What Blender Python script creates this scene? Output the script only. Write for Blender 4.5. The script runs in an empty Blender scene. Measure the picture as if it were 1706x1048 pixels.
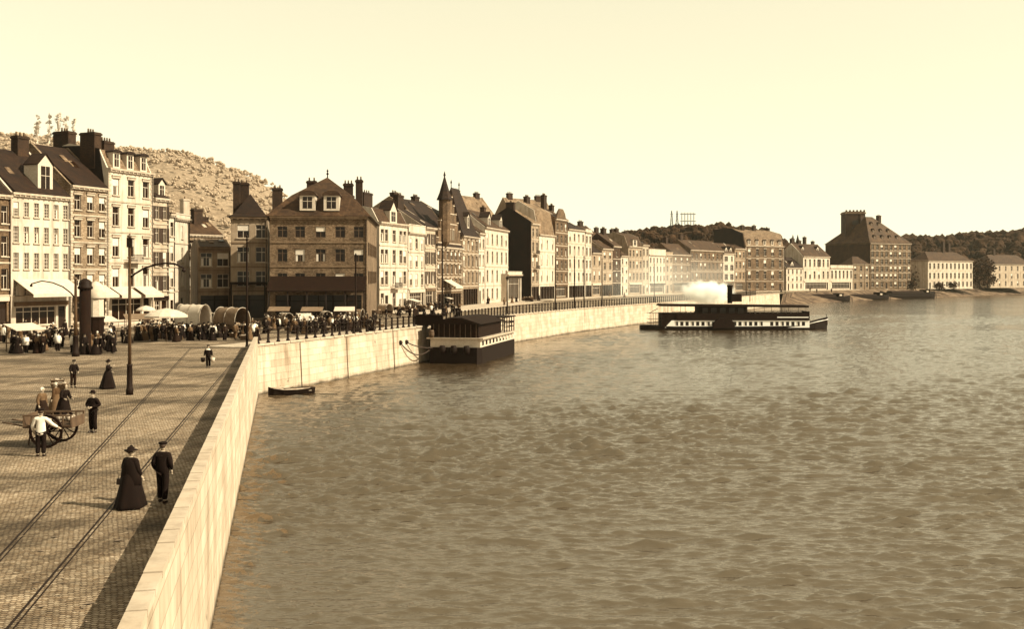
import bpy, bmesh, math, random
from mathutils import Vector, Matrix
R = math.radians
random.seed(7)
SC = bpy.context.scene
COL = SC.collection
# ------------------------------------------------------------------ camera, sky, sun
F, CX, YH, HC = 1706.0, 853.0, 460.0, 6.4          # focal length in photo pixels, centre, horizon line, eye height over the street
WL = -4.1                                            # water level
cam = bpy.data.cameras.new("camera"); cam_o = bpy.data.objects.new("camera", cam); COL.objects.link(cam_o)
cam_o.location = (0, 0, HC); cam_o.rotation_euler = (R(90), 0, 0)
cam.sensor_width = 36; cam.lens = 36.0; cam.shift_y = -64/1706.0
cam.clip_start = .2; cam.clip_end = 6000
SC.camera = cam_o
SUN = Vector((.96, -.27, 0)).normalized()*math.cos(R(38)) + Vector((0, 0, math.sin(R(38))))
w = bpy.data.worlds.new("World"); SC.world = w; w.use_nodes = True
nt = w.node_tree; nt.nodes.clear()
sky = nt.nodes.new("ShaderNodeTexSky"); sky.sky_type = 'NISHITA'; sky.sun_disc = False
sky.sun_elevation = R(38); sky.sun_rotation = math.atan2(SUN.x, SUN.y); sky.air_density = 1.0; sky.dust_density = .1
bw = nt.nodes.new("ShaderNodeRGBToBW"); mx = nt.nodes.new("ShaderNodeMix"); mx.data_type = 'RGBA'; mx.blend_type = 'MULTIPLY'
mx.inputs[0].default_value = 1; mx.inputs[7].default_value = (1.13, 1.05, .735, 1)
bg = nt.nodes.new("ShaderNodeBackground"); bg.inputs[1].default_value = .15
ow = nt.nodes.new("ShaderNodeOutputWorld")
pw = nt.nodes.new('ShaderNodeMath'); pw.operation = 'POWER'; pw.inputs[1].default_value = .35      # thin even haze levels the sky's brightness
ml = nt.nodes.new('ShaderNodeMath'); ml.operation = 'MULTIPLY'; ml.inputs[1].default_value = 1.87
nt.links.new(sky.outputs[0], bw.inputs[0]); nt.links.new(bw.outputs[0], pw.inputs[0]); nt.links.new(pw.outputs[0], ml.inputs[0]); nt.links.new(ml.outputs[0], mx.inputs[6])
nt.links.new(mx.outputs[2], bg.inputs[0]); nt.links.new(bg.outputs[0], ow.inputs[0])
sl = bpy.data.lights.new("sun", 'SUN'); sl.energy = 5.0; sl.angle = R(.5); sl.color = (1, .925, .69)
so = bpy.data.objects.new("sun", sl); COL.objects.link(so); so.rotation_euler = SUN.to_track_quat('Z', 'Y').to_euler()
so.location = (60, -20, 60)
SC.view_settings.view_transform = 'Standard'; SC.view_settings.look = 'None'; SC.view_settings.gamma = 1
SC.view_settings.exposure = 1.06
SC.render.engine = 'CYCLES'
SC.cycles.volume_bounces = 6; SC.cycles.max_bounces = 10
# ------------------------------------------------------------------ placing
def P(px, py, z=0):
    d = (HC-z)*F/(py-YH); return Vector(((px-CX)/F*d, d, z))
def at(px, d, z=0): return Vector(((px-CX)/F*d, d, z))
def zat(py, d): return HC + (YH-py)*d/F
# ------------------------------------------------------------------ tags and objects
def tag(o, label=None, cat=None, group=None, kind=None):
    if label: o['label'] = label
    if cat: o['category'] = cat
    if group: o['group'] = group
    if kind: o['kind'] = kind
    return o
def empty(name, loc, rz=0, label=None, cat=None, group=None):
    o = bpy.data.objects.new(name, None); COL.objects.link(o); o.location = loc; o.rotation_euler = (0, 0, rz)
    o.empty_display_size = .3
    return tag(o, label, cat, group)
def inst(me, name, parent=None, loc=(0, 0, 0), rot=(0, 0, 0), sc=1):
    o = bpy.data.objects.new(name, me); COL.objects.link(o); o.location = loc; o.rotation_euler = rot
    if sc != 1: o.scale = (sc, sc, sc) if not hasattr(sc, '__len__') else sc
    o.parent = parent; return o
def kids(o): return [c for c in KID.get(o.name, ())] or [c for c in o.children]
KID = {}
def copy_tree(o, parent=None):
    c = o.copy(); COL.objects.link(c); c.parent = parent
    for ch in list(o.children): copy_tree(ch, c)
    return c
class MB:
    def __init__(s): s.v = []; s.f = []; s.sm = []
    def add(s, vs, fs, smooth=False):
        n = len(s.v); s.v += [tuple(v) for v in vs]; s.f += [tuple(n+i for i in f) for f in fs]; s.sm += [smooth]*len(fs); return s
    def box(s, x0, x1, y0, y1, z0, z1):
        return s.add([(x0,y0,z0),(x1,y0,z0),(x1,y1,z0),(x0,y1,z0),(x0,y0,z1),(x1,y0,z1),(x1,y1,z1),(x0,y1,z1)],
              [(0,3,2,1),(4,5,6,7),(0,1,5,4),(1,2,6,5),(2,3,7,6),(3,0,4,7)])
    def quad(s, a, b, c, d): return s.add([a, b, c, d], [(0, 1, 2, 3)])
    def prism_x(s, prof, x0, x1):           # closed profile of (y, z), counter clockwise seen from +x
        n = len(prof)
        return s.add([(x0, y, z) for y, z in prof]+[(x1, y, z) for y, z in prof],
            [tuple(range(n))[::-1], tuple(range(n, 2*n))]+[(i, (i+1) % n, n+(i+1) % n, n+i) for i in range(n)])
    def prism_y(s, prof, y0, y1):           # closed profile of (x, z)
        n = len(prof)
        return s.add([(x, y0, z) for x, z in prof]+[(x, y1, z) for x, z in prof],
            [tuple(range(n)), tuple(range(n, 2*n))[::-1]]+[((i+1) % n, i, n+i, n+(i+1) % n) for i in range(n)])
    def prism_z(s, prof, z0, z1):
        n = len(prof)
        return s.add([(x, y, z0) for x, y in prof]+[(x, y, z1) for x, y in prof],
            [tuple(range(n))[::-1], tuple(range(n, 2*n))]+[(i, (i+1) % n, n+(i+1) % n, n+i) for i in range(n)])
    def lathe(s, prof, seg=12, c=(0, 0), smooth=True, sx=1, sy=1):   # prof of (r, z)
        vs = []
        for r, z in prof:
            for k in range(seg):
                a = 2*math.pi*k/seg; vs.append((c[0]+r*sx*math.cos(a), c[1]+r*sy*math.sin(a), z))
        fs = [(i*seg+k, i*seg+(k+1) % seg, (i+1)*seg+(k+1) % seg, (i+1)*seg+k) for i in range(len(prof)-1) for k in range(seg)]
        s.add(vs, fs, smooth); n = len(s.v)-len(vs)
        s.f += [tuple(n+k for k in range(seg))[::-1], tuple(n+(len(prof)-1)*seg+k for k in range(seg))]; s.sm += [False, False]
        return s
    def tube(s, pts, rad, seg=6, smooth=True):
        pts = [Vector(p) for p in pts]
        rad = rad if hasattr(rad, '__len__') else [rad]*len(pts)
        vs = []
        for i, p in enumerate(pts):
            t = (pts[min(i+1, len(pts)-1)]-pts[max(i-1, 0)]).normalized()
            u = t.cross(Vector((0, 0, 1)) if abs(t.z) < .9 else Vector((1, 0, 0))).normalized(); q = t.cross(u)
            for k in range(seg):
                a = 2*math.pi*k/seg; vs.append(p+(u*math.cos(a)+q*math.sin(a))*rad[i])
        fs = [(i*seg+k, i*seg+(k+1) % seg, (i+1)*seg+(k+1) % seg, (i+1)*seg+k) for i in range(len(pts)-1) for k in range(seg)]
        fs += [tuple(range(seg))[::-1], tuple((len(pts)-1)*seg+k for k in range(seg))]
        s.add(vs, fs); s.sm[-len(fs):] = [smooth]*(len(fs)-2)+[False]*2
        return s
    def ball(s, c, r, seg=10, rings=6, sx=1, sy=1, sz=1):
        prof = [(r*math.sin(math.pi*i/rings)+1e-4, r*math.cos(math.pi*(1-i/rings))) for i in range(rings+1)]
        n = len(s.v); s.lathe(prof, seg)
        for i in range(n, len(s.v)):
            x, y, z = s.v[i]; s.v[i] = (c[0]+x*sx, c[1]+y*sy, c[2]+z*sz)
        return s
    def xf(s, M):
        s.v = [tuple(M @ Vector(v)) for v in s.v]; return s
    def mesh(s, name, mat):
        me = bpy.data.meshes.new(name); me.from_pydata(s.v, [], s.f)
        me.polygons.foreach_set('use_smooth', s.sm)
        if mat: me.materials.append(mat)
        bm = bmesh.new(); bm.from_mesh(me); bmesh.ops.recalc_face_normals(bm, faces=bm.faces) if len(s.f) < 4000 and not getattr(s, 'keep', False) else None
        bm.to_mesh(me); bm.free(); me.update(); return me
    def build(s, name, mat, parent=None, loc=(0, 0, 0), rot=(0, 0, 0)):
        return inst(s.mesh(name, mat), name, parent, loc, rot)
# ------------------------------------------------------------------ materials (a sepia print: every colour is one tone)
def tone(v):
    v = v*.81
    return (v, v**1.24, v**1.52, 1)
class NT:
    def __init__(s, name):
        s.m = bpy.data.materials.new(name); s.m.use_nodes = True; s.t = s.m.node_tree; s.t.nodes.clear()
        s.o = s.n('OutputMaterial')
    def n(s, typ, **kw):
        x = s.t.nodes.new('ShaderNode'+typ)
        for k, v in kw.items(): setattr(x, k, v)
        return x
    def l(s, a, b): s.t.links.new(a, b)
    def noise(s, vec, scale, detail=4, rough=.6):
        x = s.n('TexNoise'); x.inputs['Scale'].default_value = scale; x.inputs['Detail'].default_value = detail; x.inputs['Roughness'].default_value = rough
        if vec: s.l(vec, x.inputs['Vector'])
        return x.outputs['Fac']
    def ramp(s, fac, a, b, p0=.3, p1=.7):
        x = s.n('ValToRGB'); x.color_ramp.elements[0].position = p0; x.color_ramp.elements[1].position = p1
        x.color_ramp.elements[0].color = a; x.color_ramp.elements[1].color = b; s.l(fac, x.inputs[0]); return x.outputs[0]
    def mul(s, a, b, fac=1.0):
        x = s.n('Mix', data_type='RGBA', blend_type='MULTIPLY'); x.inputs[0].default_value = fac; s.l(a, x.inputs[6]); s.l(b, x.inputs[7]); return x.outputs[2]
    def math(s, op, a, b=0.0):
        x = s.n('Math', operation=op)
        for i, q in enumerate((a, b)):
            if hasattr(q, 'is_output'): s.l(q, x.inputs[i])
            else: x.inputs[i].default_value = q
        return x.outputs[0]
    def scale(s, vec, sx, sy, sz):
        x = s.n('Mapping'); x.inputs['Scale'].default_value = (sx, sy, sz); s.l(vec, x.inputs[0]); return x.outputs[0]
    def pos(s): return s.n('NewGeometry').outputs['Position']
    def obj(s): return s.n('TexCoord').outputs['Object']
    def bump(s, h, strength, dist, nrm=None):
        x = s.n('Bump'); x.inputs['Strength'].default_value = strength; x.inputs['Distance'].default_value = dist; s.l(h, x.inputs['Height'])
        if nrm: s.l(nrm, x.inputs['Normal'])
        return x.outputs[0]
    def out(s, col, rough=.8, nrm=None, metal=0, spec=.3):
        b = s.n('BsdfPrincipled')
        if hasattr(col, 'is_output'): s.l(col, b.inputs['Base Color'])
        else: b.inputs['Base Color'].default_value = col
        b.inputs['Roughness'].default_value = rough; b.inputs['Metallic'].default_value = metal; b.inputs['Specular IOR Level'].default_value = spec
        if nrm: s.l(nrm, b.inputs['Normal'])
        s.l(b.outputs[0], s.o.inputs[0]); return s.m
    def wallvec(s, sc=1):                     # object coordinates laid along upright faces
        o = s.obj(); sp = s.n('SeparateXYZ'); s.l(o, sp.inputs[0]); c = s.n('CombineXYZ')
        s.l(s.math('ADD', sp.outputs[0], sp.outputs[1]), c.inputs[0]); s.l(sp.outputs[2], c.inputs[1]); return c.outputs[0]
def plaster(name, v, var=.18, stain=.35, rough=.85):
    t = NT(name); p = t.pos()
    c = t.ramp(t.noise(p, .7, 6, .65), tone(v*(1-var)), tone(min(.9, v*(1+var))))
    st = t.noise(t.scale(p, 1.3, 1.3, .11), 1, 6, .7)
    c = t.mul(c, t.ramp(st, (1-stain, 1-stain*1.05, 1-stain*1.1, 1), (1, 1, 1, 1), .32, .55))
    return t.out(c, rough, t.bump(t.noise(p, 9, 4), .25, .03))
def brick(name, v, mortar=.3, bw=.24, bh=.085, var=.35, bumpd=.012):
    t = NT(name); b = t.n('TexBrick'); t.l(t.wallvec(), b.inputs['Vector'])
    b.inputs['Scale'].default_value = 1; b.inputs['Brick Width'].default_value = bw; b.inputs['Row Height'].default_value = bh
    b.inputs['Mortar Size'].default_value = .007*bh/.085; b.inputs['Color1'].default_value = tone(v*(1-var)); b.inputs['Color2'].default_value = tone(v*(1+var)); b.inputs['Mortar'].default_value = tone(mortar)
    p = t.pos(); c = t.mul(b.outputs[0], t.ramp(t.noise(p, .45, 6, .7), (.5, .48, .45, 1), (1.25, 1.25, 1.25, 1), .35, .65))
    c = t.mul(c, t.ramp(t.noise(p, 4.5, 4, .7), (.65, .63, .6, 1), (1.15, 1.15, 1.15, 1), .35, .65))
    return t.out(c, .9, t.bump(b.outputs['Fac'], .5, -bumpd))
def slate(name, v, var=.3, row=.28):
    t = NT(name); b = t.n('TexBrick'); o = t.obj(); sp = t.n('SeparateXYZ'); t.l(o, sp.inputs[0]); c = t.n('CombineXYZ')
    t.l(t.math('ADD', sp.outputs[0], t.math('MULTIPLY', sp.outputs[1], .37)), c.inputs[0]); t.l(sp.outputs[2], c.inputs[1]); t.l(c.outputs[0], b.inputs['Vector'])
    b.inputs['Scale'].default_value = 1; b.inputs['Brick Width'].default_value = .34; b.inputs['Row Height'].default_value = row; b.inputs['Mortar Size'].default_value = .012
    b.inputs['Color1'].default_value = tone(v*(1-var)); b.inputs['Color2'].default_value = tone(v*(1+var)); b.inputs['Mortar'].default_value = tone(v*.4)
    p = t.pos(); c2 = t.mul(b.outputs[0], t.ramp(t.noise(p, .35, 6, .7), (.55, .53, .5, 1), (1.3, 1.3, 1.3, 1), .35, .65))
    return t.out(c2, .75, t.bump(b.outputs['Fac'], .6, -.03), spec=.2)
def plain(name, v, rough=.6, metal=0, var=.15, sc=6, spec=.4, bump=.15):
    t = NT(name); p = t.obj()
    return t.out(t.ramp(t.noise(p, sc, 4), tone(v*(1-var)), tone(min(.92, v*(1+var)))), rough, t.bump(t.noise(p, sc*4, 3), bump, .01), metal, spec)
M = dict(
 white=plaster('white_plaster', .54, .14, .38), cream=plaster('cream_plaster', .41, .16, .42), pale=plaster('pale_plaster', .31, .2, .42),
 grey=plaster('grey_plaster', .23, .2, .35), brown=plaster('brown_plaster', .12, .25, .35), sooty=plaster('sooty_plaster', .12, .3, .4),
 brick=brick('red_brick', .12, .2), darkbrick=brick('dark_brick', .05, .07), palebrick=brick('pale_brick', .24, .3), shadebrick=brick('shaded_brick', .014, .016),  # near-black brick is painted shade for walls turned from the sun
 slate=slate('slate', .055), dslate=slate('dark_slate', .02), pslate=slate('pale_slate', .19), mslate=slate('weathered_slate', .07), midbrick=brick('banded_brick', .15, .22), hallbrick=brick('old_brick', .165, .24, var=.45), tile=slate('clay_tile', .17),
 stone=plaster('cut_stone', .45, .12, .3), dstone=plaster('dark_stone', .18, .25, .4),
 frame=plain('white_paint', .52, .5), dframe=plain('brown_paint', .1, .5), dark=plain('black_paint', .008, .7, spec=.12), iron=plain('iron', .011, .7, .0, spec=.15), wood=plain('weathered_wood', .09, .8, 0, .35, 3),
 dwood=plain('tarred_wood', .011, .85, 0, .4, 2.5, .1), pwood=plain('pale_wood', .4, .8, 0, .3, 3), blind=plain('blind_cloth', .62, .9), shutter=plain('shutter_paint', .03, .6), door=plain('door_paint', .015, .4),
 canvas=plain('canvas', .52, .9, 0, .12, 2.5), dcanvas=plain('brown_canvas', .16, .9, 0, .25, 2), chim=brick('chimney_brick', .035, .05), pot=plain('clay_pot', .16, .8),
 black=plain('black_cloth', .007, .9, 0, .3, 5, .15), navy=plain('dark_cloth', .014, .9, 0, .3, 5, .15), greycl=plain('grey_cloth', .12, .9, 0, .2, 6, .1), whitecl=plain('white_cloth', .7, .9, 0, .1, 6, .1), browncl=plain('brown_cloth', .07, .9, 0, .2, 6, .1),
 boat_white=plain('white_lead_paint', .9, .5, 0, .04), skin=plain('skin', .4, .6, 0, .08, 8, .3), hair=plain('hair', .04, .7), leather=plain('boot_leather', .02, .4), straw=plain('straw', .5, .9, 0, .25, 9), wicker=plain('wicker', .22, .9, 0, .4, 12), horse=plain('horse_coat', .06, .6, 0, .3, 3),
 produce=plain('produce', .3, .8, 0, .7, 9), chain=plain('rope', .03, .8))
def glass_mat():
    t = NT('window_glass'); p = t.pos()
    return t.out(t.ramp(t.noise(p, .9, 3), tone(.005), tone(.022)), .28, t.bump(t.noise(p, 1.3, 2), .08, .05), 0, .25)
M['glass'] = glass_mat()
# ------------------------------------------------------------------ land, river and quay walls
def cobble_mat():
    t = NT('cobbles'); p = t.pos()
    rot = t.n('Mapping'); rot.inputs['Rotation'].default_value = (0, 0, R(13)); t.l(p, rot.inputs[0]); q = rot.outputs[0]
    wb = t.n('VectorMath', operation='MULTIPLY_ADD'); nz = t.n('TexNoise'); nz.inputs['Scale'].default_value = 2.2; nz.inputs['Detail'].default_value = 3; t.l(q, nz.inputs['Vector']); t.l(nz.outputs['Color'], wb.inputs[0]); wb.inputs[1].default_value = (.12, .12, 0); t.l(q, wb.inputs[2]); q = wb.outputs[0]
    b = t.n('TexBrick'); t.l(q, b.inputs['Vector']); b.inputs['Scale'].default_value = 1; b.inputs['Brick Width'].default_value = .14; b.inputs['Row Height'].default_value = .1
    b.inputs['Mortar Size'].default_value = .014; b.inputs['Mortar Smooth'].default_value = .6
    b.inputs['Color1'].default_value = tone(.24); b.inputs['Color2'].default_value = tone(.39); b.inputs['Mortar'].default_value = tone(.08)
    c = t.mul(b.outputs[0], t.ramp(t.noise(q, 5.5, 4, .8), (.58, .56, .53, 1), (1.3, 1.35, 1.35, 1), .32, .68))
    tone_patches = t.noise(t.scale(p, .1, .28, 1), 1, 6, .65)  # broad darker patches across the cobbles
    c = t.mul(c, t.ramp(tone_patches, (.42, .4, .37, 1), (1.12, 1.12, 1.12, 1), .4, .56))
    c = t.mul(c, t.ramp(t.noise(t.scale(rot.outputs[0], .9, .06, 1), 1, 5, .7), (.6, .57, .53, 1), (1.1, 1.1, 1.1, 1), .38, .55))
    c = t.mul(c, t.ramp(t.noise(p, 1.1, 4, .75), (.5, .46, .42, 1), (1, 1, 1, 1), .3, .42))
    h = t.math('ADD', t.math('MULTIPLY', b.outputs['Fac'], -1), t.math('MULTIPLY', t.noise(q, 7, 3), 1.2))
    return t.out(c, .85, t.bump(h, .9, .05), spec=.2)
def flag_mat():
    t = NT('flagstones'); p = t.pos(); b = t.n('TexBrick'); t.l(p, b.inputs['Vector']); b.inputs['Scale'].default_value = 1; b.inputs['Brick Width'].default_value = 1.1; b.inputs['Row Height'].default_value = .7
    b.inputs['Mortar Size'].default_value = .02; b.inputs['Color1'].default_value = tone(.42); b.inputs['Color2'].default_value = tone(.54); b.inputs['Mortar'].default_value = tone(.2)
    return t.out(t.mul(b.outputs[0], t.ramp(t.noise(p, .3, 6), (.7, .68, .65, 1), (1.1, 1.1, 1.1, 1))), .85, t.bump(b.outputs['Fac'], .4, -.01))
def quay_mat(ang=0):
    t = NT('quay_stone'); p = t.pos(); sp = t.n('SeparateXYZ'); t.l(p, sp.inputs[0]); c = t.n('CombineXYZ')
    t.l(t.math('ADD', sp.outputs[1], t.math('MULTIPLY', sp.outputs[0], .35)), c.inputs[0]); t.l(sp.outputs[2], c.inputs[1])
    b = t.n('TexBrick'); t.l(c.outputs[0], b.inputs['Vector']); b.inputs['Scale'].default_value = 1; b.inputs['Brick Width'].default_value = 1.7; b.inputs['Row Height'].default_value = .62
    b.inputs['Mortar Size'].default_value = .012; b.inputs['Color1'].default_value = tone(.41); b.inputs['Color2'].default_value = tone(.5); b.inputs['Mortar'].default_value = tone(.24)
    col = t.mul(b.outputs[0], t.ramp(t.noise(t.scale(p, 1, 1, .3), .55, 7, .7), (.7, .67, .62, 1), (1.1, 1.1, 1.1, 1), .34, .56))
    col = t.mul(col, t.ramp(t.noise(t.scale(p, 1.1, 1.1, .1), 1, 5, .7), (.76, .73, .69, 1), (1, 1, 1, 1), .34, .46))
    col = t.mul(col, t.ramp(t.noise(p, 1.7, 3, .5), (.22, .2, .17, 1), (1, 1, 1, 1), .24, .3))
    tide = t.n('MapRange'); t.l(t.math('ADD', sp.outputs[2], t.math('MULTIPLY', t.noise(p, .8, 4), .5)), tide.inputs[0]); tide.inputs[1].default_value = WL+.28; tide.inputs[2].default_value = WL+.6
    col = t.mul(col, t.ramp(tide.outputs[0], (.18, .17, .15, 1), (1, 1, 1, 1), 0, 1))
    return t.out(col, .9, t.bump(b.outputs['Fac'], .5, -.02))
def water_mat(bd=.08, name='river_water'):
    t = NT(name); p = t.pos()
    rot = t.n('Mapping'); rot.inputs['Rotation'].default_value = (0, 0, R(-6)); t.l(p, rot.inputs[0]); q = rot.outputs[0]
    h = t.math('ADD', t.math('MULTIPLY', t.noise(t.scale(q, 2.2, 5, 1), 1, 3, .6), .6), t.math('MULTIPLY', t.noise(t.scale(q, .8, 1.7, 1), 1, 2, .5), .4))
    sp = t.n('SeparateXYZ'); t.l(p, sp.inputs[0]); mr = t.n('MapRange'); t.l(sp.outputs[1], mr.inputs[0])          # the finest ripples stand in for the bigger ones up river
    for k_, v_ in ((1, 90), (2, 380), (3, 1.0), (4, 1.6)): mr.inputs[k_].default_value = v_
    h = t.math('MULTIPLY', h, mr.outputs[0])
    m = t.out((.03, .018, .009, 1), .07, t.bump(h, 1.0, bd), 0, .5)
    b = m.node_tree.nodes['Principled BSDF']; b.inputs['IOR'].default_value = 2.65; b.inputs['Specular Tint'].default_value = (1, .85, .66, 1)
    return m
def wave_sheet():
    import numpy as np
    rng = np.random.default_rng(4); ys = [16.0]
    while ys[-1] < 660: ys.append(ys[-1]+max(.06, min(.4 if ys[-1] < 280 else 1.2, ys[-1]**2/34000)))
    y = np.array(ys); ncol = 820; nr = len(y); u = np.linspace(0, 1, ncol)
    xl = np.where(y < 91, -1.0*(y*.229+2.0)-2, -24+(y-91)*.29-3.0)-1; xl = np.where(y > 150, -7+(y-150)*.38-3, xl); xr = y*.56+14
    X = xl[:, None]+(xr-xl)[:, None]*u[None]; Y = np.repeat(y[:, None], ncol, 1)
    dy = np.gradient(y)[:, None]; dx = ((xr-xl)/(ncol-1))[:, None]; Hh = np.zeros_like(X)
    for k in range(130):
        lam = .24*(1.15/.24)**rng.random() if k % 5 else rng.uniform(1.1, 2.3); th = rng.normal(0, .33)+.06; kx, ky = 2*np.pi/lam*np.sin(th), 2*np.pi/lam*np.cos(th)
        fade = np.clip((lam-2.2*np.maximum(dy*abs(np.cos(th)), dx*abs(np.sin(th))))/lam/.35, 0, 1)
        a = .046*lam/(2*np.pi)*(1 if lam < 1.4 else .7)
        g = .5+.5*np.sin(X*.9/lam**.5*rng.uniform(-.5, .5)+Y*.35/lam**.5*rng.uniform(-.5, .5)+rng.uniform(0, 6.3))      # wave groups
        Hh += a*fade*g*1.4*np.sin(kx*X+ky*Y+rng.uniform(0, 6.3))
    patch = sum(np.sin(X*rng.uniform(-.09, .09)+Y*rng.uniform(-.16, .16)+rng.uniform(0, 6.3)) for _ in range(7))/2.6
    Hh *= np.clip(1.0+.4*patch, .4, 1.7)*np.interp(y, [40, 70, 150, 300], [1, 1, .7, .4])[:, None]
    Hh = Hh+.5*np.maximum(Hh, 0)*Hh/.06                                    # sharper crests
    n = nr*ncol; co = np.stack([X, Y, WL+Hh], -1).reshape(-1).astype(np.float32)
    i = (np.arange(nr-1)[:, None]*ncol+np.arange(ncol-1)[None]).reshape(-1)
    f = np.stack([i, i+1, i+ncol+1, i+ncol], -1).astype(np.int32).reshape(-1); nf = len(i)
    me = bpy.data.meshes.new('river'); me.vertices.add(n); me.vertices.foreach_set('co', co); me.loops.add(nf*4); me.loops.foreach_set('vertex_index', f)
    me.polygons.add(nf); me.polygons.foreach_set('loop_start', np.arange(nf, dtype=np.int32)*4); me.polygons.foreach_set('use_smooth', np.ones(nf, bool)); me.update(calc_edges=True)
    me.materials.append(M['water']); o = inst(me, 'water'); o['kind'] = 'structure'; return o
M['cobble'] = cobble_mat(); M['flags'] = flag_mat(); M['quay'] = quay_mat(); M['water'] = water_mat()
WW = HC-WL
def Pw(px, py): return P(px, py, WL)
NEAR0 = Vector((-6.51+.229*27, 17.28-27, 0))                          # parapet line carried on behind the bridge
CORNER = Vector((-22.9, 91.0, 0))
QW = [Pw(436, 660), Pw(560, 634), Pw(710, 603), Pw(850, 572), Pw(960, 554), Pw(1060, 541), Pw(1140, 531), Pw(1230, 519), Pw(1300, 509)]   # foot of the far wall
FW = [Pw(1300, 509), Pw(1380, 504), Pw(1460, 499.5), Pw(1560, 496), Pw(1650, 492), Pw(1760, 489), Pw(2100, 482)]                                # foot of the sloping bank
def left_of(pts, off):
    out = []
    for i, p in enumerate(pts):
        t = (pts[min(i+1, len(pts)-1)]-pts[max(i-1, 0)]); t.z = 0; t.normalize(); out.append(p+Vector((-t.y, t.x, 0))*off)
    return out
QT = left_of(QW, .35)
for q in QT: q.z = 0
FT = left_of(FW, 13)
for q in FT: q.z = 0
FT[0] = QT[-1]+Vector((1.5, .5, 0))
mb = MB()
def polysheet(name, pts, z, mat, kind='structure'):
    bm = bmesh.new(); vs = [bm.verts.new((p[0], p[1], z)) for p in pts]; f = bm.faces.new(vs); bm.normal_update()
    if f.normal.z < 0: f.normal_flip()
    bmesh.ops.triangulate(bm, faces=bm.faces[:]); me = bpy.data.meshes.new(name); bm.to_mesh(me); bm.free(); me.materials.append(mat)
    o = inst(me, name); o['kind'] = kind; return o
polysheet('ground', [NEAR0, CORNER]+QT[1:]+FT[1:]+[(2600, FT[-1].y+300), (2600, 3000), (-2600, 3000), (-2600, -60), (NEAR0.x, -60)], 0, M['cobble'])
polysheet('far_water', [(-700, -300), (3000, -300), (3000, 2500), (-700, 2500)], WL-.3, M['water']); wave_sheet()
# foot of the bank
mb = MB(); n = len(FW)
for i in range(n-1):
    a, b, c, d = FW[i].copy(), FW[i+1].copy(), FT[i+1], FT[i]
    a.z = b.z = WL-.3; mb.quad(a, b, c, d)
t = NT('bank_earth'); pz = t.pos()
M['bank'] = t.out(t.ramp(t.noise(pz, .25, 6, .7), tone(.04), tone(.2), .42, .62), .95, t.bump(t.noise(pz, 1.5, 4), .6, .2))
mb.keep = True
tag(mb.build('bank', M['bank']), kind='structure')
# parapet wall beside the street (solid) and the railed quay wall beyond the corner
def wall_strip(top, foot, z_top, z_foot, thick, name, mat, parent):
    mb = MB(); L = left_of(top, thick)
    for i in range(len(top)-1):
        a, b = top[i], top[i+1]; f, g = foot[i], foot[i+1]; c, d = L[i+1], L[i]
        q = lambda v, z: (v.x, v.y, z)
        mb.quad(q(f, z_foot), q(g, z_foot), q(b, z_top), q(a, z_top)); mb.quad(q(a, z_top), q(b, z_top), q(c, z_top), q(d, z_top)); mb.quad(q(d, z_top), q(c, z_top), q(c, -.3), q(d, -.3))
    for i, s in ((0, 1), (len(top)-1, 0)):
        mb.quad(q(foot[i], z_foot), q(top[i], z_top), q(L[i], z_top), q(L[i], -.3))
    mb.keep = True
    return mb.build(name, mat, parent)
def seglist(a, b, n): return [a.lerp(b, i/n) for i in range(n+1)]
root = empty('parapet_wall', (0, 0, 0), 0, 'long pale stone parapet wall running beside the cobbled street down to the river', 'wall')
tp = seglist(NEAR0, CORNER+Vector((0, 0, 0)), 12); ft = left_of(tp, -.4); tpo = left_of(tp, -.28)
wall_strip(tpo, ft, .86, WL-2, .25, 'wall', M['quay'], root)
cp = left_of(tp, -.31); mb = MB(); cl = left_of(tp, .03)
for i in range(len(tp)-1):                                             # coping stones with open joints
    nst = 8
    for k in range(nst):
        g = .004
        a, b = cp[i].lerp(cp[i+1], k/nst+g), cp[i].lerp(cp[i+1], (k+1)/nst-g); c, d = cl[i].lerp(cl[i+1], (k+1)/nst-g), cl[i].lerp(cl[i+1], k/nst+g)
        j = random.uniform(-.013, .013)
        mb.add([(v.x, v.y, z+j) for z in (.863, 1.0) for v in (a, b, c, d)], [(0,3,2,1),(4,5,6,7),(0,1,5,4),(1,2,6,5),(2,3,7,6),(3,0,4,7)])
mb.build('coping', M['stone'], root)
root = empty('quay_wall', (0, 0, 0), 0, 'high pale stone quay wall curving along the river under the iron railing', 'wall')
QTo = [CORNER+Vector((.25, -.3, 0))]+QT[1:]; QWf = [CORNER+Vector((.6, -.5, 0))]+QW[1:]
wall_strip(QTo, QWf, .18, WL-2, .8, 'wall', M['quay'], root)
mb = MB(); a0 = left_of(QTo, -.12); a1 = left_of(QTo, .85)
for i in range(len(QTo)-1):
    ns = max(1, int((QTo[i+1]-QTo[i]).length/2.2))
    for k in range(ns):
        a, b = a0[i].lerp(a0[i+1], k/ns+.003), a0[i].lerp(a0[i+1], (k+1)/ns-.003); c, d = a1[i].lerp(a1[i+1], (k+1)/ns-.003), a1[i].lerp(a1[i+1], k/ns+.003)
        mb.add([(v.x, v.y, z) for z in (.183, .36) for v in (a, b, c, d)], [(0,3,2,1),(4,5,6,7),(0,1,5,4),(1,2,6,5),(2,3,7,6),(3,0,4,7)])
mb.build('coping', M['stone'], root)
mb = MB()                                                               # dark vertical drain slots and rust holes on the wall
drn = left_of(QWf, -.02)
def along(pts, s):
    for i in range(len(pts)-1):
        L = (pts[i+1]-pts[i]).length
        if s <= L: return pts[i].lerp(pts[i+1], s/L), (pts[i+1]-pts[i]).normalized()
        s -= L
    return pts[-1], (pts[-1]-pts[-2]).normalized()
def plen(pts): return sum((pts[i+1]-pts[i]).length for i in range(len(pts)-1))
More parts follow.
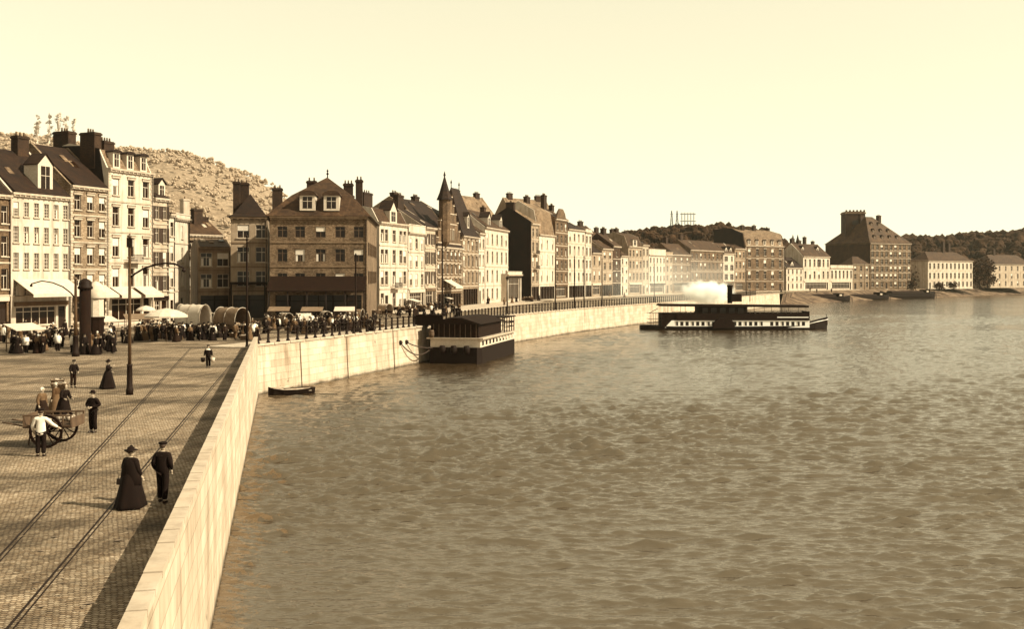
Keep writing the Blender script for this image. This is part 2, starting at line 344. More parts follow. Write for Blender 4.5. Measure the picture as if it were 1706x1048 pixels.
for s in (7, 16, 27.5, 41, 55, 70):
    p, tdir = along(QTo, s); q = p+Vector((tdir.y, -tdir.x, 0))*.1
    mb.tube([(q.x, q.y, .1), (q.x+.2*tdir.y, q.y-.2*tdir.x, WL)], .04, 6)
mb.build('drain_pipe', M['dstone'], root)
# iron railings along the quay
def railing(s0, s1, gap, hz, label, rad, rails):
    pts = left_of(QTo, .1); p0, _ = along(pts, s0); root = empty('iron_railing', (p0.x, p0.y, .36), 0, label, 'railing', 'iron railings along the quay')
    post = MB().lathe([(rad*1.8, 0), (rad*1.8, .12), (rad*1.2, .2), (rad, hz-.14), (rad*1.6, hz-.1), (rad*1.6, hz), (rad*.6, hz+.06)], 8).mesh('post', M['iron'])
    n = int((s1-s0)/gap); ps = []
    for k in range(n+1):
        p, td = along(pts, s0+k*gap); l = (p.x-p0.x, p.y-p0.y, 0); ps.append(l); inst(post, 'post', root, l)
    for z in rails:
        MB().tube([(x, y, z) for x, y, _ in ps], .022 if hz > 5 else .03, 5).build('rail', M['iron'], root)
    return root
railing(.4, 35.5, 1.6, 1.3, 'iron railing of widely spaced turned posts on the quay coping before the market', .1, (.45, .85, 1.2))
TOT = plen(QTo)
railing(37.5, 150, 1.5, 1.3, 'iron railing of close set posts on the curving quay wall beyond the moored barge', .085, (.15, 1.22))
railing(151, min(TOT-2, 260), 1.5, 1.3, 'far iron railing on the quay wall behind the steamer', .09, (.15, 1.22))
# ------------------------------------------------------------------ facade lines, pavements, tram track
def line(tbl): return [at(px, d) for px, d in tbl]
FR = line([(631, 172), (680, 184), (720, 197), (760, 213), (800, 232), (848, 258)])
FR2 = line([(885, 268), (960, 302), (1040, 340), (1110, 372), (1150, 390), (1205, 415), (1242, 430), (1306, 444), (1338, 456), (1383, 470), (1420, 481)])
L0 = at(180, 130); LD = Vector((math.sin(R(22)), math.cos(R(22)), 0)); FL = [L0-LD*32, L0+LD*16]
def hit(pl, px):
    r = (px-CX)/F
    for i in range(len(pl)-1):
        a, b = pl[i], pl[i+1]; fa, fb = a.x-r*a.y, b.x-r*b.y
        if fa*fb <= 0 and fa != fb: return a.lerp(b, fa/(fa-fb))
    a, b = (pl[0], pl[1]) if abs(pl[0].x-r*pl[0].y) < abs(pl[-1].x-r*pl[-1].y) else pl[-2:]
    fa, fb = a.x-r*a.y, b.x-r*b.y
    return a.lerp(b, fa/(fa-fb))
def strip(name, pl, w, z, mat, off=0):
    a = left_of(pl, off); b = left_of(pl, -w); mb = MB()
    for i in range(len(pl)-1): mb.add([(v.x, v.y, zz) for zz in (-.2, z) for v in (a[i], b[i], b[i+1], a[i+1])], [(4,5,6,7),(0,1,5,4),(1,2,6,5),(2,3,7,6),(3,0,4,7)])
    o = mb.build(name, mat); o['kind'] = 'structure'; return o
strip('pavement', FR, 9, .13, M['flags'], .3); strip('pavement', FR2, 6, .13, M['flags'], .3); strip('pavement', FL, 3.5, .13, M['flags'], .3)
strip('quay_path', left_of(QTo, .9), -4.5, .04, M['flags'], 0)
root = empty('tram_track', P(62, 862), 0, 'pair of dark tram rails sunk in the cobbles beside the parapet', 'tram track')
for A, B in ((P(62, 862), P(300, 600)), (P(90, 960), P(400, 590))):
    o0 = P(62, 862); t_ = (B-A).normalized(); A = A-t_*16; B = B+t_*13; nrm = Vector((-t_.y, t_.x, 0)); mb = MB()
    for off, wd in ((-.07, .04), (.045, .06)):
        mb.add([A-o0+nrm*(off-wd/2), B-o0+nrm*(off-wd/2), B-o0+nrm*(off+wd/2), A-o0+nrm*(off+wd/2)], [(0, 1, 2, 3)])
    mb.xf(Matrix.Translation((0, 0, .006))); mb.build('rail', M['iron'], root)
# ------------------------------------------------------------------ houses
WINC = {}
def window(parent, x, z, w, h, style='sash', frame='frame', y=.0, sill=True, blind=False, shutters=None, rec=.2, arch=False, glass='glass', curtain=False):
    key = (round(w, 2), round(h, 2), style, frame)
    if key not in WINC:
        pane = MB().box(-w/2-.02, w/2+.02, 0, .04, -.02, h+.02).mesh('window', M[glass])
        mb = MB(); b = .055; y0, y1 = -.07, -.003
        mb.box(-w/2, -w/2+b, y0, y1, 0, h); mb.box(w/2-b, w/2, y0, y1, 0, h); mb.box(-w/2+b, w/2-b, y0, y1, 0, b); mb.box(-w/2+b, w/2-b, y0, y1, h-b, h)
        zt = h*.66
        if style in ('sash', 'cross', 'bars'): mb.box(-w/2+b, w/2-b, y0+.01, y1, zt-.035, zt+.035)
        if style in ('sash', 'cross'):
            mb.box(-.035, .035, y0+.012, y1, b, zt-.035)
            if style == 'cross': mb.box(-.035, .035, y0+.012, y1, zt+.035, h-b)
        if style == 'bars':
            for k in (1, 2): mb.box(-w/2+w*k/3-.03, -w/2+w*k/3+.03, y0+.012, y1, b, zt-.05); mb.box(-w/2+w*k/3-.03, -w/2+w*k/3+.03, y0+.012, y1, zt+.05, h-b)
            for k in (.22, .44): mb.box(-w/2+b, w/2-b, y0+.014, y1-.002, h*k-.025, h*k+.025)
        if style == 'shop':
            nm = max(2, int(w/1.1))
            for k in range(1, nm): mb.box(-w/2+w*k/nm-.04, -w/2+w*k/nm+.04, y0+.012, y1, b, h-b)
            mb.box(-w/2+b, w/2-b, y0+.01, y1, h*.74-.04, h*.74+.04)
        WINC[key] = (pane, mb.mesh('frame', M[frame]), MB().box(-w/2-.12, w/2+.12, -.36, -.2+.02, -.14, -.005).mesh('sill', M['stone']),
            MB().box(-w/2+.06, w/2-.06, -.095, -.075, h*.55, h-.06).mesh('blind', M['blind']),
            MB().box(-w*.5, -.02, -.03, .03, 0, h).mesh('shutter', M['shutter']), MB().box(-w*.1, w*.1, -.03, -.004, .06, h*.6).mesh('curtain', M['blind']))
    pm, fm, sm, bm_, shm, cum = WINC[key]
    o = inst(pm, 'window', parent, (x, y+rec, z)); inst(fm, 'frame', o)
    if sill: inst(sm, 'sill', o, (0, .2-rec, 0))
    if blind: inst(bm_, 'blind', o)
    if curtain:
        for s in (-1, 1): inst(cum, 'curtain', o, (s*w*.34, 0, 0))
    if shutters:
        for s in (-1, 1):
            inst(shm, 'shutter', o, (s*w/2 + (-.03 if s < 0 else w/2+.03), -rec-.04, 0))
    return o
POT = MB().lathe([(.14, 0), (.1, .45), (.13, .5)], 7).mesh('chimney_pot', M['pot'])
def chimney(roof, x, y, z0, z1, w=1.4, d=.8, pots=3, mat='chim'):
    mb = MB().box(-w/2, w/2, -d/2, d/2, z0, z1-.35); mb.box(-w/2-.1, w/2+.1, -d/2-.1, d/2+.1, z1-.35, z1-.12); mb.box(-w/2, w/2, -d/2, d/2, z1-.12, z1)
    o = mb.build('chimney', M[mat], roof, (x, y, 0))
    if pots:
        for k in range(pots): inst(POT, 'chimney_pot', roof, (x+(k-(pots-1)/2)*w/pots, y, z1))
    return o
def dormer(roof, x, y, z, w=1.3, h=1.7, depth=2.5, top='gable', mat='frame', rmat='dslate'):
    mb = MB().box(-w/2, w/2, 0, depth, z, z+h)
    if top == 'gable': mb.prism_y([(-w/2, z+h), (w/2, z+h), (0, z+h+w*.55)], 0, depth)
    mb.build('dormer', M[mat], roof, (x, y, 0))
    r = MB()
    if top == 'gable':
        q = w/2+.15
        r.add([(sx*q, yy, z+h-.08+dz) for yy in (-.2, depth) for sx, dz in ((-1, 0), (1, 0))]+[(0, yy, z+h+w*.55+.06) for yy in (-.2, depth)]+[(sx*q, yy, z+h+.03) for yy in (-.2, depth) for sx in (-1, 1)]+[(0, yy, z+h+w*.55+.18) for yy in (-.2, depth)],
          [(0,4,5,2),(1,3,5,4),(6,8,11,10),(7,10,11,9),(0,6,10,4),(1,4,10,7),(0,2,8,6),(1,7,9,3)])
    elif top == 'round':
        pr = [(math.cos(a)*(w/2+.2), z+h+math.sin(a)*w*.32) for a in [math.pi*k/8 for k in range(9)]]
        r.prism_y(pr, -.25, depth)
    else: r.box(-w/2-.15, w/2+.15, -.2, depth, z+h+.003, z+h+.14)
    r.build('dormer_roof', M[rmat], roof, (x, y, 0))
    MB().box(-w*.3, w*.3, -.02, .02, z+.3, z+h-.2).build('dormer_window', M['glass'], roof, (x, y, 0))
    MB().box(-.03, .03, -.05, -.022, z+.3, z+h-.2).box(-w*.3, w*.3, -.052, -.024, z+.3+(h-.5)*.6, z+.36+(h-.5)*.6).build('dormer_frame', M['frame'], roof, (x, y, 0))
def sides(mb, prof, w, th=.35, g=.03):
    mb.prism_x(prof, g, g+th); mb.prism_x(prof, w-g-th, w-g)
def house(name, label, p0, p1, H, nf, nb, wall, roof, depth=11, ground='door', frame='frame', corn='stone', ww=None, wf=.62, gh=None, blinds=.3, shut=0, style='sash', bands=True,
          ch=(), dm=(), cols=None, cat='house', quoins=False, balcony=None, lintel=None, sills=True, arch_g=False, attic=None, group='houses along the quay'):
    v = p1-p0; w = v.length; az = math.atan2(v.y, v.x)
    root = empty(name, (p0.x, p0.y, 0), az, label, cat, group)
    root['w'] = w
    rng = random.Random(name+label)
    gh = gh or min(4.2, H/(nf)*1.12); fh = (H-gh-.25)/max(1, nf-1)
    cols = cols or [(k+.5)/nb for k in range(nb)]
    bay = w*min([b-a for a, b in zip(cols, cols[1:])] or [1]); ww = ww or max(.5, min(1.35, bay*.52))
    holes = []; wins = []
    for f in range(1, nf):
        z0 = gh+(f-1)*fh; wh = fh*wf*(1 if f < nf-1 or nf < 4 else .88); zs = z0+fh*.2
        for c in cols: holes.append((c*w-ww/2, c*w+ww/2, zs, zs+wh)); wins.append((c*w, zs, ww, wh, f))
    gz = .35
    if ground == 'door':
        dcol = rng.randrange(len(cols)) if len(cols) != 3 else rng.choice((0, 1, 2))
        for i, c in enumerate(cols):
            if i == dcol: holes.append((c*w-.62, c*w+.62, .14, 3.1 if gh > 3.5 else gh-.5)); door_ = (c*w, .14, 1.24, (3.1 if gh > 3.5 else gh-.5)-.14)
            else: holes.append((c*w-ww/2, c*w+ww/2, 1.0, gh-.7)); wins.append((c*w, 1.0, ww, gh-1.7, 0))
    elif ground == 'shop':
        a, b = w*.08, w*.92-1.5; holes.append((a, b, .7, gh-.75)); holes.append((w*.92-1.15, w*.92, .14, gh-.75)); door_ = (w*.92-.575, .14, 1.15, gh-.89)
    elif ground == 'dark':
        holes.append((w*.06, w*.94, .14, gh-.6))
    mb = MB(); g = .03
    xs = sorted({g, w-g}|{q for h in holes for q in h[:2]}); zs_ = sorted({-.2, H}|{q for h in holes for q in h[2:]})
    for i in range(len(xs)-1):
        for j in range(len(zs_)-1):
            cx, cz = (xs[i]+xs[i+1])/2, (zs_[j]+zs_[j+1])/2
            if any(h[0] < cx < h[1] and h[2] < cz < h[3] for h in holes): continue
            mb.quad((xs[i], 0, zs_[j]), (xs[i+1], 0, zs_[j]), (xs[i+1], 0, zs_[j+1]), (xs[i], 0, zs_[j+1]))
    for a, b, c, d in holes:
        r = .24
        mb.quad((a, 0, c), (a, 0, d), (a, r, d), (a, r, c)); mb.quad((b, 0, c), (b, r, c), (b, r, d), (b, 0, d))
        mb.quad((a, 0, d), (b, 0, d), (b, r, d), (a, r, d)); mb.quad((a, 0, c), (a, r, c), (b, r, c), (b, 0, c))
    kind, zr, rm = roof[0], roof[1], roof[2]
    D = depth
    if kind == 'gable': prof = [(.02, -.2), (D, -.2), (D, H), (D/2, zr+.12), (.02, H+.05)]
    elif kind == 'mansard':
        zm = H+(zr-H)*.72; prof = [(.02, -.2), (D, -.2), (D, H), (D-1.6, zm), (D/2, zr+.1), (1.5, zm+.05), (.25, H+.05), (.02, H)]
    else: prof = [(.02, -.2), (D, -.2), (D, H), (.02, H)]
    sides(mb, prof, w); mb.quad((w-g, D-.01, -.2), (g, D-.01, -.2), (g, D-.01, H), (w-g, D-.01, H))
    if attic: attic(mb, w, H)
    mb.keep = True
    wall_o = mb.build('wall', M[wall], root)
    for x, z, a, b, f in wins:
        window(root, x, z, a, b, style if f or ground != 'x' else 'shop', frame, 0, sills, rng.random() < blinds, shut and rng.random() < shut, curtain=p0.y < 300 and rng.random() < .3)
    if ground in ('door', 'shop'):
        x, z, a, b = door_
        d = MB().box(-a/2, a/2, 0, .06, 0, b*.78).box(-a/2+.12, -.05, -.02, -.003, .2, b*.35).box(.05, a/2-.12, -.02, -.003, .2, b*.35).box(-a/2+.12, -.05, -.02, -.003, b*.4, b*.72).box(.05, a/2-.12, -.02, -.003, b*.4, b*.72).build('door', M['door'], root, (x, .17, z))
        MB().box(-a/2, a/2, .02, .06, b*.79, b).build('fanlight', M['glass'], d)
        MB().box(a*.3, a*.38, -.09, -.021, 1.0, 1.08).build('handle', M['pot'], d)
        MB().box(-a/2-.2, a/2+.2, -.35, -.003, 0, .16).build('door_step', M['stone'], root, (x, 0, .0))
    if ground == 'shop':
        window(root, (w*.08+w*.92-1.5)/2, .7, w*.84-1.5, gh-1.45, 'shop', frame, 0, True, False)
        MB().box(w*.05, w*.95, -.22, -.003, gh-.62, gh-.12).build('fascia_board', M[rng.choice(['dwood', 'frame', 'brown'])], root)
    if ground == 'dark':
        MB().box(w*.05, w*.95, .2, .25, .1, gh-.55).build('shop_window', M['glass'], root)
        m2 = MB(); n2 = max(2, int(w/2.2))
        for k in range(n2+1): x = w*.06+(w*.88)*k/n2; m2.box(x-.09, x+.09, .04, .19, .1, gh-.6)
        m2.box(w*.06, w*.94, .05, .185, gh*.66, gh*.66+.12); m2.build('shop_frame', M['dwood'], root)
    # cornice, string courses
    mb = MB().box(-.04+.06, w-.02, -.42, -.003, H-.22, H+.02).box(.04, w-.04, -.25, -.004, H-.42, H-.223)
    n = max(3, int(w/.7))
    for k in range(n): x = .25+(w-.5)*k/(n-1); mb.box(x-.1, x+.1, -.36, -.252, H-.43, H-.224)
    mb.build('cornice', M[corn], root)
    if bands:
        for f in range(1, nf): z = gh+(f-1)*fh; MB().box(.05, w-.05, -.1, -.003, z-.1, z+.1).build('string_course', M[corn], root)
    if lintel:
        mb = MB()
        for x, z, a, b, f in wins:
            if f: mb.box(x-a/2-.15, x+a/2+.15, -.13, -.003, z+b+.02, z+b+.3); mb.box(x-a/2-.2, x+a/2+.2, -.24, -.004, z+b+.303, z+b+.38)
        mb.build('lintel', M[lintel], root)
    if quoins:
        mb = MB(); k = 0; z = .3
        while z < H-.6:
            q = .55 if k % 2 else .35
            mb.box(.035, q, -.05, -.003, z, z+.32); mb.box(w-q, w-.035, -.05, -.003, z, z+.32); z += .36; k += 1
        mb.build('quoins', M[corn], root)
    if balcony:
        for f, c, bw_ in balcony:
            z = gh+(f-1)*fh+.12; x = c*w
            b = MB().box(x-bw_/2, x+bw_/2, -.9, -.004, z-.16, z).build('balcony', M['stone'], root)
            m2 = MB().box(x-bw_/2, x+bw_/2, -.9, -.86, z+.9, z+.96)
            for k in range(int(bw_/.16)+1): xx = x-bw_/2+.03+k*.16; m2.box(xx-.02, xx+.02, -.89, -.86, z+.001, z+.9)
            m2.build('balcony_rail', M['iron'], b)
    MB().tube([(w-.22, -.07, .1), (w-.22, -.07, H-.45)], .055, 5).build('drainpipe', M['iron'], root)
    # roof
    mb = MB(); gi = .3 if kind in ('gable', 'mansard') else 0
    if kind == 'gable':
        sl = (zr-H)/(D/2)
        mb.prism_x([(-.4, H+.03-.02), (D+.3, H-.1), (D/2, zr), (-.4, H+.12-.0)], gi, w-gi)
        roofz = lambda y: H+.1+sl*(y)*1.0
    elif kind == 'mansard':
        mb.prism_x([(.0, H+.025), (D-.1, H), (D-1.7, zm), (D/2, zr), (1.4, zm), (.2, H+.12)], gi, w-gi); roofz = lambda y: H+(zm-H)*y/1.4
    elif kind == 'hip':
        e = .5; h_ = min(D/2, w/2)*.98; rv = roof[3] if len(roof) > 3 else None
        A = [(-e, -e, H+.025), (w+e, -e, H+.025), (w+e, D+e, H+.025), (-e, D+e, H+.025)]
        if rv: r1, r2 = rv
        elif w > D: r1, r2 = (h_, D/2), (w-h_, D/2)
        else: r1, r2 = (w/2, h_), (w/2, D-h_)
        zl = H+(zr-H)*.12                                       # flared eaves
        B = [(e*.6+w*.02, D*.05, 0), (w-e*.6-w*.02, D*.05, 0), (w-e*.6-w*.02, D*.95, 0), (e*.6+w*.02, D*.95, 0)]
        if len(roof) > 4:
            fz, fi = roof[4]; zl = H+(zr-H)*fz; B = [(fi*r1[0], fi*r1[1], 0), (w-fi*(w-r1[0]), fi*r1[1], 0), (w-fi*(w-r2[0]), D-fi*(D-r2[1]), 0), (fi*r2[0], D-fi*(D-r2[1]), 0)]
        B = [(x, y, zl) for x, y, _ in B]
        mb.add(A+B+[(r1[0], r1[1], zr), (r2[0], r2[1], zr)], [(3, 2, 1, 0), (0, 1, 5, 4), (1, 2, 6, 5), (2, 3, 7, 6), (3, 0, 4, 7)] +
            ([(4, 5, 9, 8), (5, 6, 9), (6, 7, 8, 9), (7, 4, 8)] if r2[0]-r1[0] >= abs(r2[1]-r1[1]) else [(4, 5, 8), (5, 6, 9, 8), (6, 7, 9), (7, 4, 8, 9)]))
        roofz = lambda y: H+(zr-H)*.05+(zr-H)*y/h_
    else:
        mb.box(.04, w-.04, .3, D-.3, H-.3, H+.1); roofz = lambda y: H
    rf = mb.build('roof', M[rm], root)
    if kind == 'flat':
        MB().box(.04, w-.04, -.12, .25, H+.022, zr).box(0.02, w-.02, -.2, .32, zr+.002, zr+.16).build('roof_parapet', M[wall], root)
    if kind == 'gable' and w > 4:
        for k in range(rng.randrange(1, 4)):
            y = rng.uniform(D*.12, D*.36); x = rng.uniform(.15, .85)*w; zz = roofz(y)
            MB().add([(x-.35, y-.45, zz-.45*sl+.05), (x+.35, y-.45, zz-.45*sl+.05), (x+.35, y+.45, zz+.45*sl+.05), (x-.35, y+.45, zz+.45*sl+.05), (x-.35, y-.45, zz-.45*sl+.2), (x+.35, y-.45, zz-.45*sl+.2), (x+.35, y+.45, zz+.45*sl+.2), (x-.35, y+.45, zz+.45*sl+.2)], [(0,3,2,1),(4,5,6,7),(0,1,5,4),(1,2,6,5),(2,3,7,6),(3,0,4,7)]).build('skylight', M[rng.choice(['stone', 'glass', 'pslate'])], rf)
    for c in ch: chimney(rf, c[0]*w, c[1]*D, H-.5 if kind == 'flat' else H, c[2], *c[3:])
    for d in dm:
        y = .5 if kind != 'mansard' else .15
        dormer(rf, d[0]*w, y if len(d) < 5 else d[4], (roofz(y)-.25) if len(d) < 5 else roofz(d[4])-.3, d[1] if len(d) > 1 else 1.3, d[2] if len(d) > 2 else 1.6, 2.2 if len(d) < 5 else 3.5, d[3] if len(d) > 3 else 'gable')
    return root
def awning(root, x0, x1, z, out, drop, mat='canvas'):
    o = MB().add([(x0, -.02, z), (x1, -.02, z), (x1, -out, z-drop), (x0, -out, z-drop), (x0, -.02, z+.05), (x1, -.02, z+.05), (x1, -out, z-drop+.05), (x0, -out, z-drop+.05)],
      [(0,3,2,1),(4,5,6,7),(0,1,5,4),(1,2,6,5),(2,3,7,6),(3,0,4,7)]).box(x0, x1, -out-.02, -out+.003, z-drop-.3, z-drop+.04).build('awning', M[mat], root)
    MB().tube([(x0+.05, -.05, z-drop-.2), (x0+.05, -out, z-drop)], .03, 5).tube([(x1-.05, -.05, z-drop-.2), (x1-.05, -out, z-drop)], .03, 5).build('awning_bracket', M['iron'], o)
def RH(pl, name, label, a, b, pe, nf, nb, wall, rk, pr, rm, **kw):
    p0, p1 = hit(pl, a), hit(pl, b)
    return house(name, label, p0, p1, zat(pe, p0.y), nf, nb, wall, (rk, zat(pr, p0.y) if pr else 0, rm), **kw)
def Z(pl, px, py): return zat(py, hit(pl, px).y)
# left row: tall houses facing the market
z = lambda px, py: Z(FL, px, py)
h = RH(FL, 'brick_house', 'brown brick house at the near end of the left row under a dark roof', -70, 18, 318, 4, 4, 'brick', 'gable', 228, 'dslate', depth=13, ground='shop', ch=((.7, .5, z(-20, 205), 2.2, 1, 4),))
h = RH(FL, 'white_house', 'white house with a white gabled dormer and two long canvas shop awnings', 18, 117, 320, 5, 6, 'white', 'gable', 236, 'dslate', depth=13, ground='shop', style='bars', bands=False, blinds=.15,
  ch=((.8, .48, z(60, 216), 1.7, 1.1, 3),), dm=((.62, 2.2, 3.4, 'gable'),))
awning(h, .4, h['w']-.4, 6.0, 3.0, 1.7)
h = RH(FL, 'striped_house', 'three bay house of brick and pale stone bands beside the white dormered house', 117, 180, 308, 5, 3, 'palebrick', 'gable', 234, 'dslate', depth=13, ground='shop', lintel='stone', quoins=True, blinds=.5, cols=(.19, .52, .84))
awning(h, .4, h['w']-.5, 5.2, 2.3, 1.2)
h = RH(FL, 'tall_white_house', 'tallest white house with a pale mansard, three dormers and a black side wall', 180, 255, 279, 5, 3, 'white', 'mansard', 236, 'pslate', depth=13, ground='shop', lintel='stone', blinds=.45, quoins=True,
  ch=((.05, .25, z(180, 218), 1.2, 2.4, 3), (.1, .62, z(178, 212), 1.3, 2.6, 3), (.62, .4, z(210, 229), 1.8, 1.2, 4)), dm=((.2, 1.25, 2.1, 'round'), (.5, 1.25, 2.1, 'round'), (.8, 1.25, 2.1, 'round')), balcony=((2, .5, 2.6),), ww=1.15)
awning(h, .3, h['w']*.45, 5.0, 2, 1.1); awning(h, h['w']*.55, h['w']-.2, 5.0, 2, 1.1)
w_ = h['w']                                                               # bare party wall over the lower roofs, its shade painted as black brick
H3 = zat(279, hit(FL, 180).y)
MB().prism_x([(.3, H3-4), (13.1, H3-4), (13.1, zat(236, 130)), (4, zat(240, 130)), (1.4, zat(246, 130))], -.06, .025).build('party_wall', M['shadebrick'], h)
h = RH(FL, 'shuttered_house', 'narrow white house with dark shuttered windows and a dark dormered roof', 255, 281, 329, 5, 2, 'cream', 'gable', 293, 'dslate', depth=11, ground='shop', shut=1, dm=((.75, 1.3, 1.9, 'gable'),), blinds=.1, style='cross')
h = RH(FL, 'low_white_house', 'low plain white end house of the left row beside the side street', 281, 292, 356, 4, 1, 'white', 'gable', 342, 'slate', depth=9, ground='door')
# side street houses behind the left row
def FH(name, label, a, b, pe, d, nf, nb, wall, rk, pr, rm, skew=0, **kw):
    p0, p1 = at(a, d), at(b, d+skew); return house(name, label, p0, p1, zat(pe, d), nf, nb, wall, (rk, zat(pr, d), rm), **kw)
h = FH('white_house', 'blank white sided house closing the side street', 291, 316, 362, 152, 4, 1, 'white', 'flat', 356, 'slate', 6, depth=10, ground='door', ww=.7)
h = FH('brown_house', 'brown gabled house with one white chimney and squat dark chimneys in the side street', 312, 372, 390, 192, 4, 4, 'grey', 'gable', 357, 'slate', 6, depth=12, ground='shop',
  ch=((.22, .3, zat(329, 192), 1.3, 1.3, 1, 'stone'), (.55, .3, zat(345, 192), 1.9, 1.2, 0), (.85, .4, zat(357, 192), 1.4, 1.2, 2)))
h = FH('low_building', 'low building with a shaded left side standing before the brown gabled house', 330, 385, 412, 156, 3, 2, 'grey', 'gable', 396, 'slate', 2, depth=10, ground='dark', frame='frame', style='cross', ww=1.7, corn='dstone')
h = FH('gabled_house', 'four storey house with steep hipped roof and tall chimneys left of the brick hall', 384, 446, 361, 151, 4, 2, 'pale', 'hip', 320, 'dslate', 1, depth=9, ground='dark', style='cross', ww=1.75, cols=(.34, .84), corn='dstone', blinds=.1,
  ch=((.1, .55, zat(302, 155), 1.0, 1.6, 2), (.3, .6, zat(303, 155), 1.4, 1.2, 2), (1.22, .7, zat(313, 158), 1.5, 1.5, 2)))
MB().box(.1, h['w']-.1, -2.6, -.05, zat(474, 148), zat(470, 148)).box(.2, .4, -2.5, -2.3, 0, zat(474, 148)).box(h['w']-.4, h['w']-.2, -2.5, -2.3, 0, zat(474, 148)).build('canopy', M['dwood'], h)
# the meat hall
p0 = at(449, 140); p1 = at(612, 141.1); HH = zat(360, 140); zp = zat(294, 148)
h = house('market_hall', 'big square brown brick market hall with a bell shaped slate roof and two white dormers', p0, p1, HH, 4, 5, 'hallbrick', ('hip', zp, 'slate', ((p1.x-p0.x)*.53, 9) and (((p1.x-p0.x)*.53, 8.5), ((p1.x-p0.x)*.53, 19)), (.5, .36)), depth=27, sills=False, ground='dark', style='cross',
  frame='dframe', corn='dstone', cols=(.13, .31, .52, .72, .91), ww=1.35, wf=.52, gh=4.4, blinds=.15, cat='market hall', ch=((.34, .4, zat(300, 150), 1.4, .9, 2), (.86, .42, zat(297, 150), 1.0, .9, 2), (.72, .55, zat(302, 152), 1.4, .9, 3)))
wv = h['w']; rf = [c for c in h.children if c.name.startswith('roof')][0]
for fx in (.385, .63):
    dormer(rf, fx*wv, .1, zat(351, 141), 2.1, 2.1, 4.5, 'round', 'frame', 'slate')
MB().lathe([(.12, zp-.3), (.07, zp+.3), (.2, zp+.5), (.05, zp+.75), (.16, zp+.9), (.02, zp+1.2)], 8, (wv*.53, 8.5)).build('finial', M['iron'], rf)
zc0, zc1 = zat(489, 138), zat(462, 140)
MB().add([(.1, -.05, zc1), (wv-.1, -.05, zc1), (wv-.1, -3.2, zc0+.25), (.1, -3.2, zc0+.25), (.1, -.05, zc1+.14), (wv-.1, -.05, zc1+.14), (wv-.1, -3.2, zc0+.39), (.1, -3.2, zc0+.39)],
      [(0,3,2,1),(4,5,6,7),(0,1,5,4),(1,2,6,5),(2,3,7,6),(3,0,4,7)]).build('canopy', M['dwood'], h)
mb = MB()
for k in range(6): x = .3+(wv-.6)*k/5; mb.tube([(x, -3.0, 0), (x, -3.0, zc0+.3)], .08, 6)
mb.build('canopy_posts', M['iron'], h)
for k in range(6):                                                        # side windows toward the river
    for zz, hh in ((5.3, 1.8), (9.3, 1.8)):
        o = window(h, wv+.0, zz, 1.2, hh, 'cross', 'dframe', 0, False); o.rotation_euler = (0, 0, R(90)); o.location = (wv-.03+.05, 3+k*4, zz)
# quay row R
z = lambda px, py: Z(FR, px, py)
h = RH(FR, 'white_house', 'white house right of the brick hall with a small central gable and paired windows', 632, 680, 369, 4, 5, 'white', 'mansard', 337, 'slate', depth=13, ground='door', cols=(.1, .24, .5, .74, .88), ww=1.35, blinds=.2,
  dm=((.5, 3.0, 2.2, 'gable'),), balcony=((1, .5, 3.2),), ch=((.1, .5, z(632, 322), 3, 1, 4), (.9, .6, z(650, 314), 3.6, 1.1, 4)))
h = RH(FR, 'shop_house', 'low white house with a wide dark shop front between two white houses', 680, 708, 386, 4, 3, 'white', 'flat', 374, 'slate', depth=12, ground='shop', corn='stone', blinds=.6, ch=((.5, .5, z(690, 345), 2.4, 1, 4),))
h = RH(FR, 'narrow_white_house', 'narrow white house with dark shutters beside the neo gothic front', 708, 726, 378, 4, 2, 'cream', 'gable', 345, 'dslate', depth=12, ground='shop', shut=1, style='cross', blinds=0, ch=((.3, .5, z(690, 318), 3.2, 1, 4),))
def steps(mb, w, H):
    n = 6; hh = z(726, 322)-H
    for k in range(n):
        a = w*.5*k/n*.92+.2; mb.box(a, w-a, .004, .5, H+hh*k/n+(.001 if k else 0), H+hh*(k+1)/n)
        for s in (a+.25, w-a-.25): mb.box(s-.22, s+.22, -.08, .55, H+hh*(k+1)/n+.001, H+hh*(k+1)/n+.5)
h = RH(FR, 'gothic_house', 'dark neo gothic house with a stepped gable and a slim pointed corner turret', 726, 770, 410, 4, 6, 'brick', 'gable', 336, 'dslate', depth=14, ground='dark', attic=steps, style='cross', frame='pwood' if 0 else 'frame', lintel='stone', corn='stone', wf=.68, cols=(.1, .26, .42, .58, .74, .9), blinds=.25, quoins=True)
w_, zb = h['w'], z(726, 330)
MB().lathe([(.3, z(726, 412)), (1.2, z(726, 402)), (1.2, zb)], 8, (w_*.26, -.3), False).build('turret', M['brick'], h)
t_ = MB().lathe([(1.7, zb+.004), (1.1, zb+1.4), (.12, z(726, 290)), (.25, z(726, 288)), (.04, z(726, 281))], 8, (w_*.26, -.3), False).build('turret_roof', M['dslate'], h)
mb = MB()
for k in range(3):
    x = w_*(.38+.12*k); mb.box(x-.4, x+.4, -.03, -.003+.03, z(726, 396), z(726, 380))
mb.build('gable_window', M['glass'], h)
mb = MB(); hh_ = z(726, 322)-z(726, 410); H_ = z(726, 410)
for k in range(6):
    a = w_*.5*k/6*.92+.2; b = w_*.5*(k+1)/6*.92+.2 if k < 5 else w_/2; zz_ = H_+hh_*(k+1)/6
    mb.box(a-.05, b+.1, -.12, .56, zz_+.004, zz_+.16).box(w_-b-.1, w_-a+.05, -.12, .56, zz_+.004, zz_+.16)
for k in range(3):
    x = w_*(.38+.12*k); mb.box(x-.62, x-.41, -.1, -.002, z(726, 397), z(726, 379)).box(x+.41, x+.62, -.1, -.002, z(726, 397), z(726, 379)).box(x-.7, x+.7, -.16, -.002, z(726, 378.9), z(726, 377))
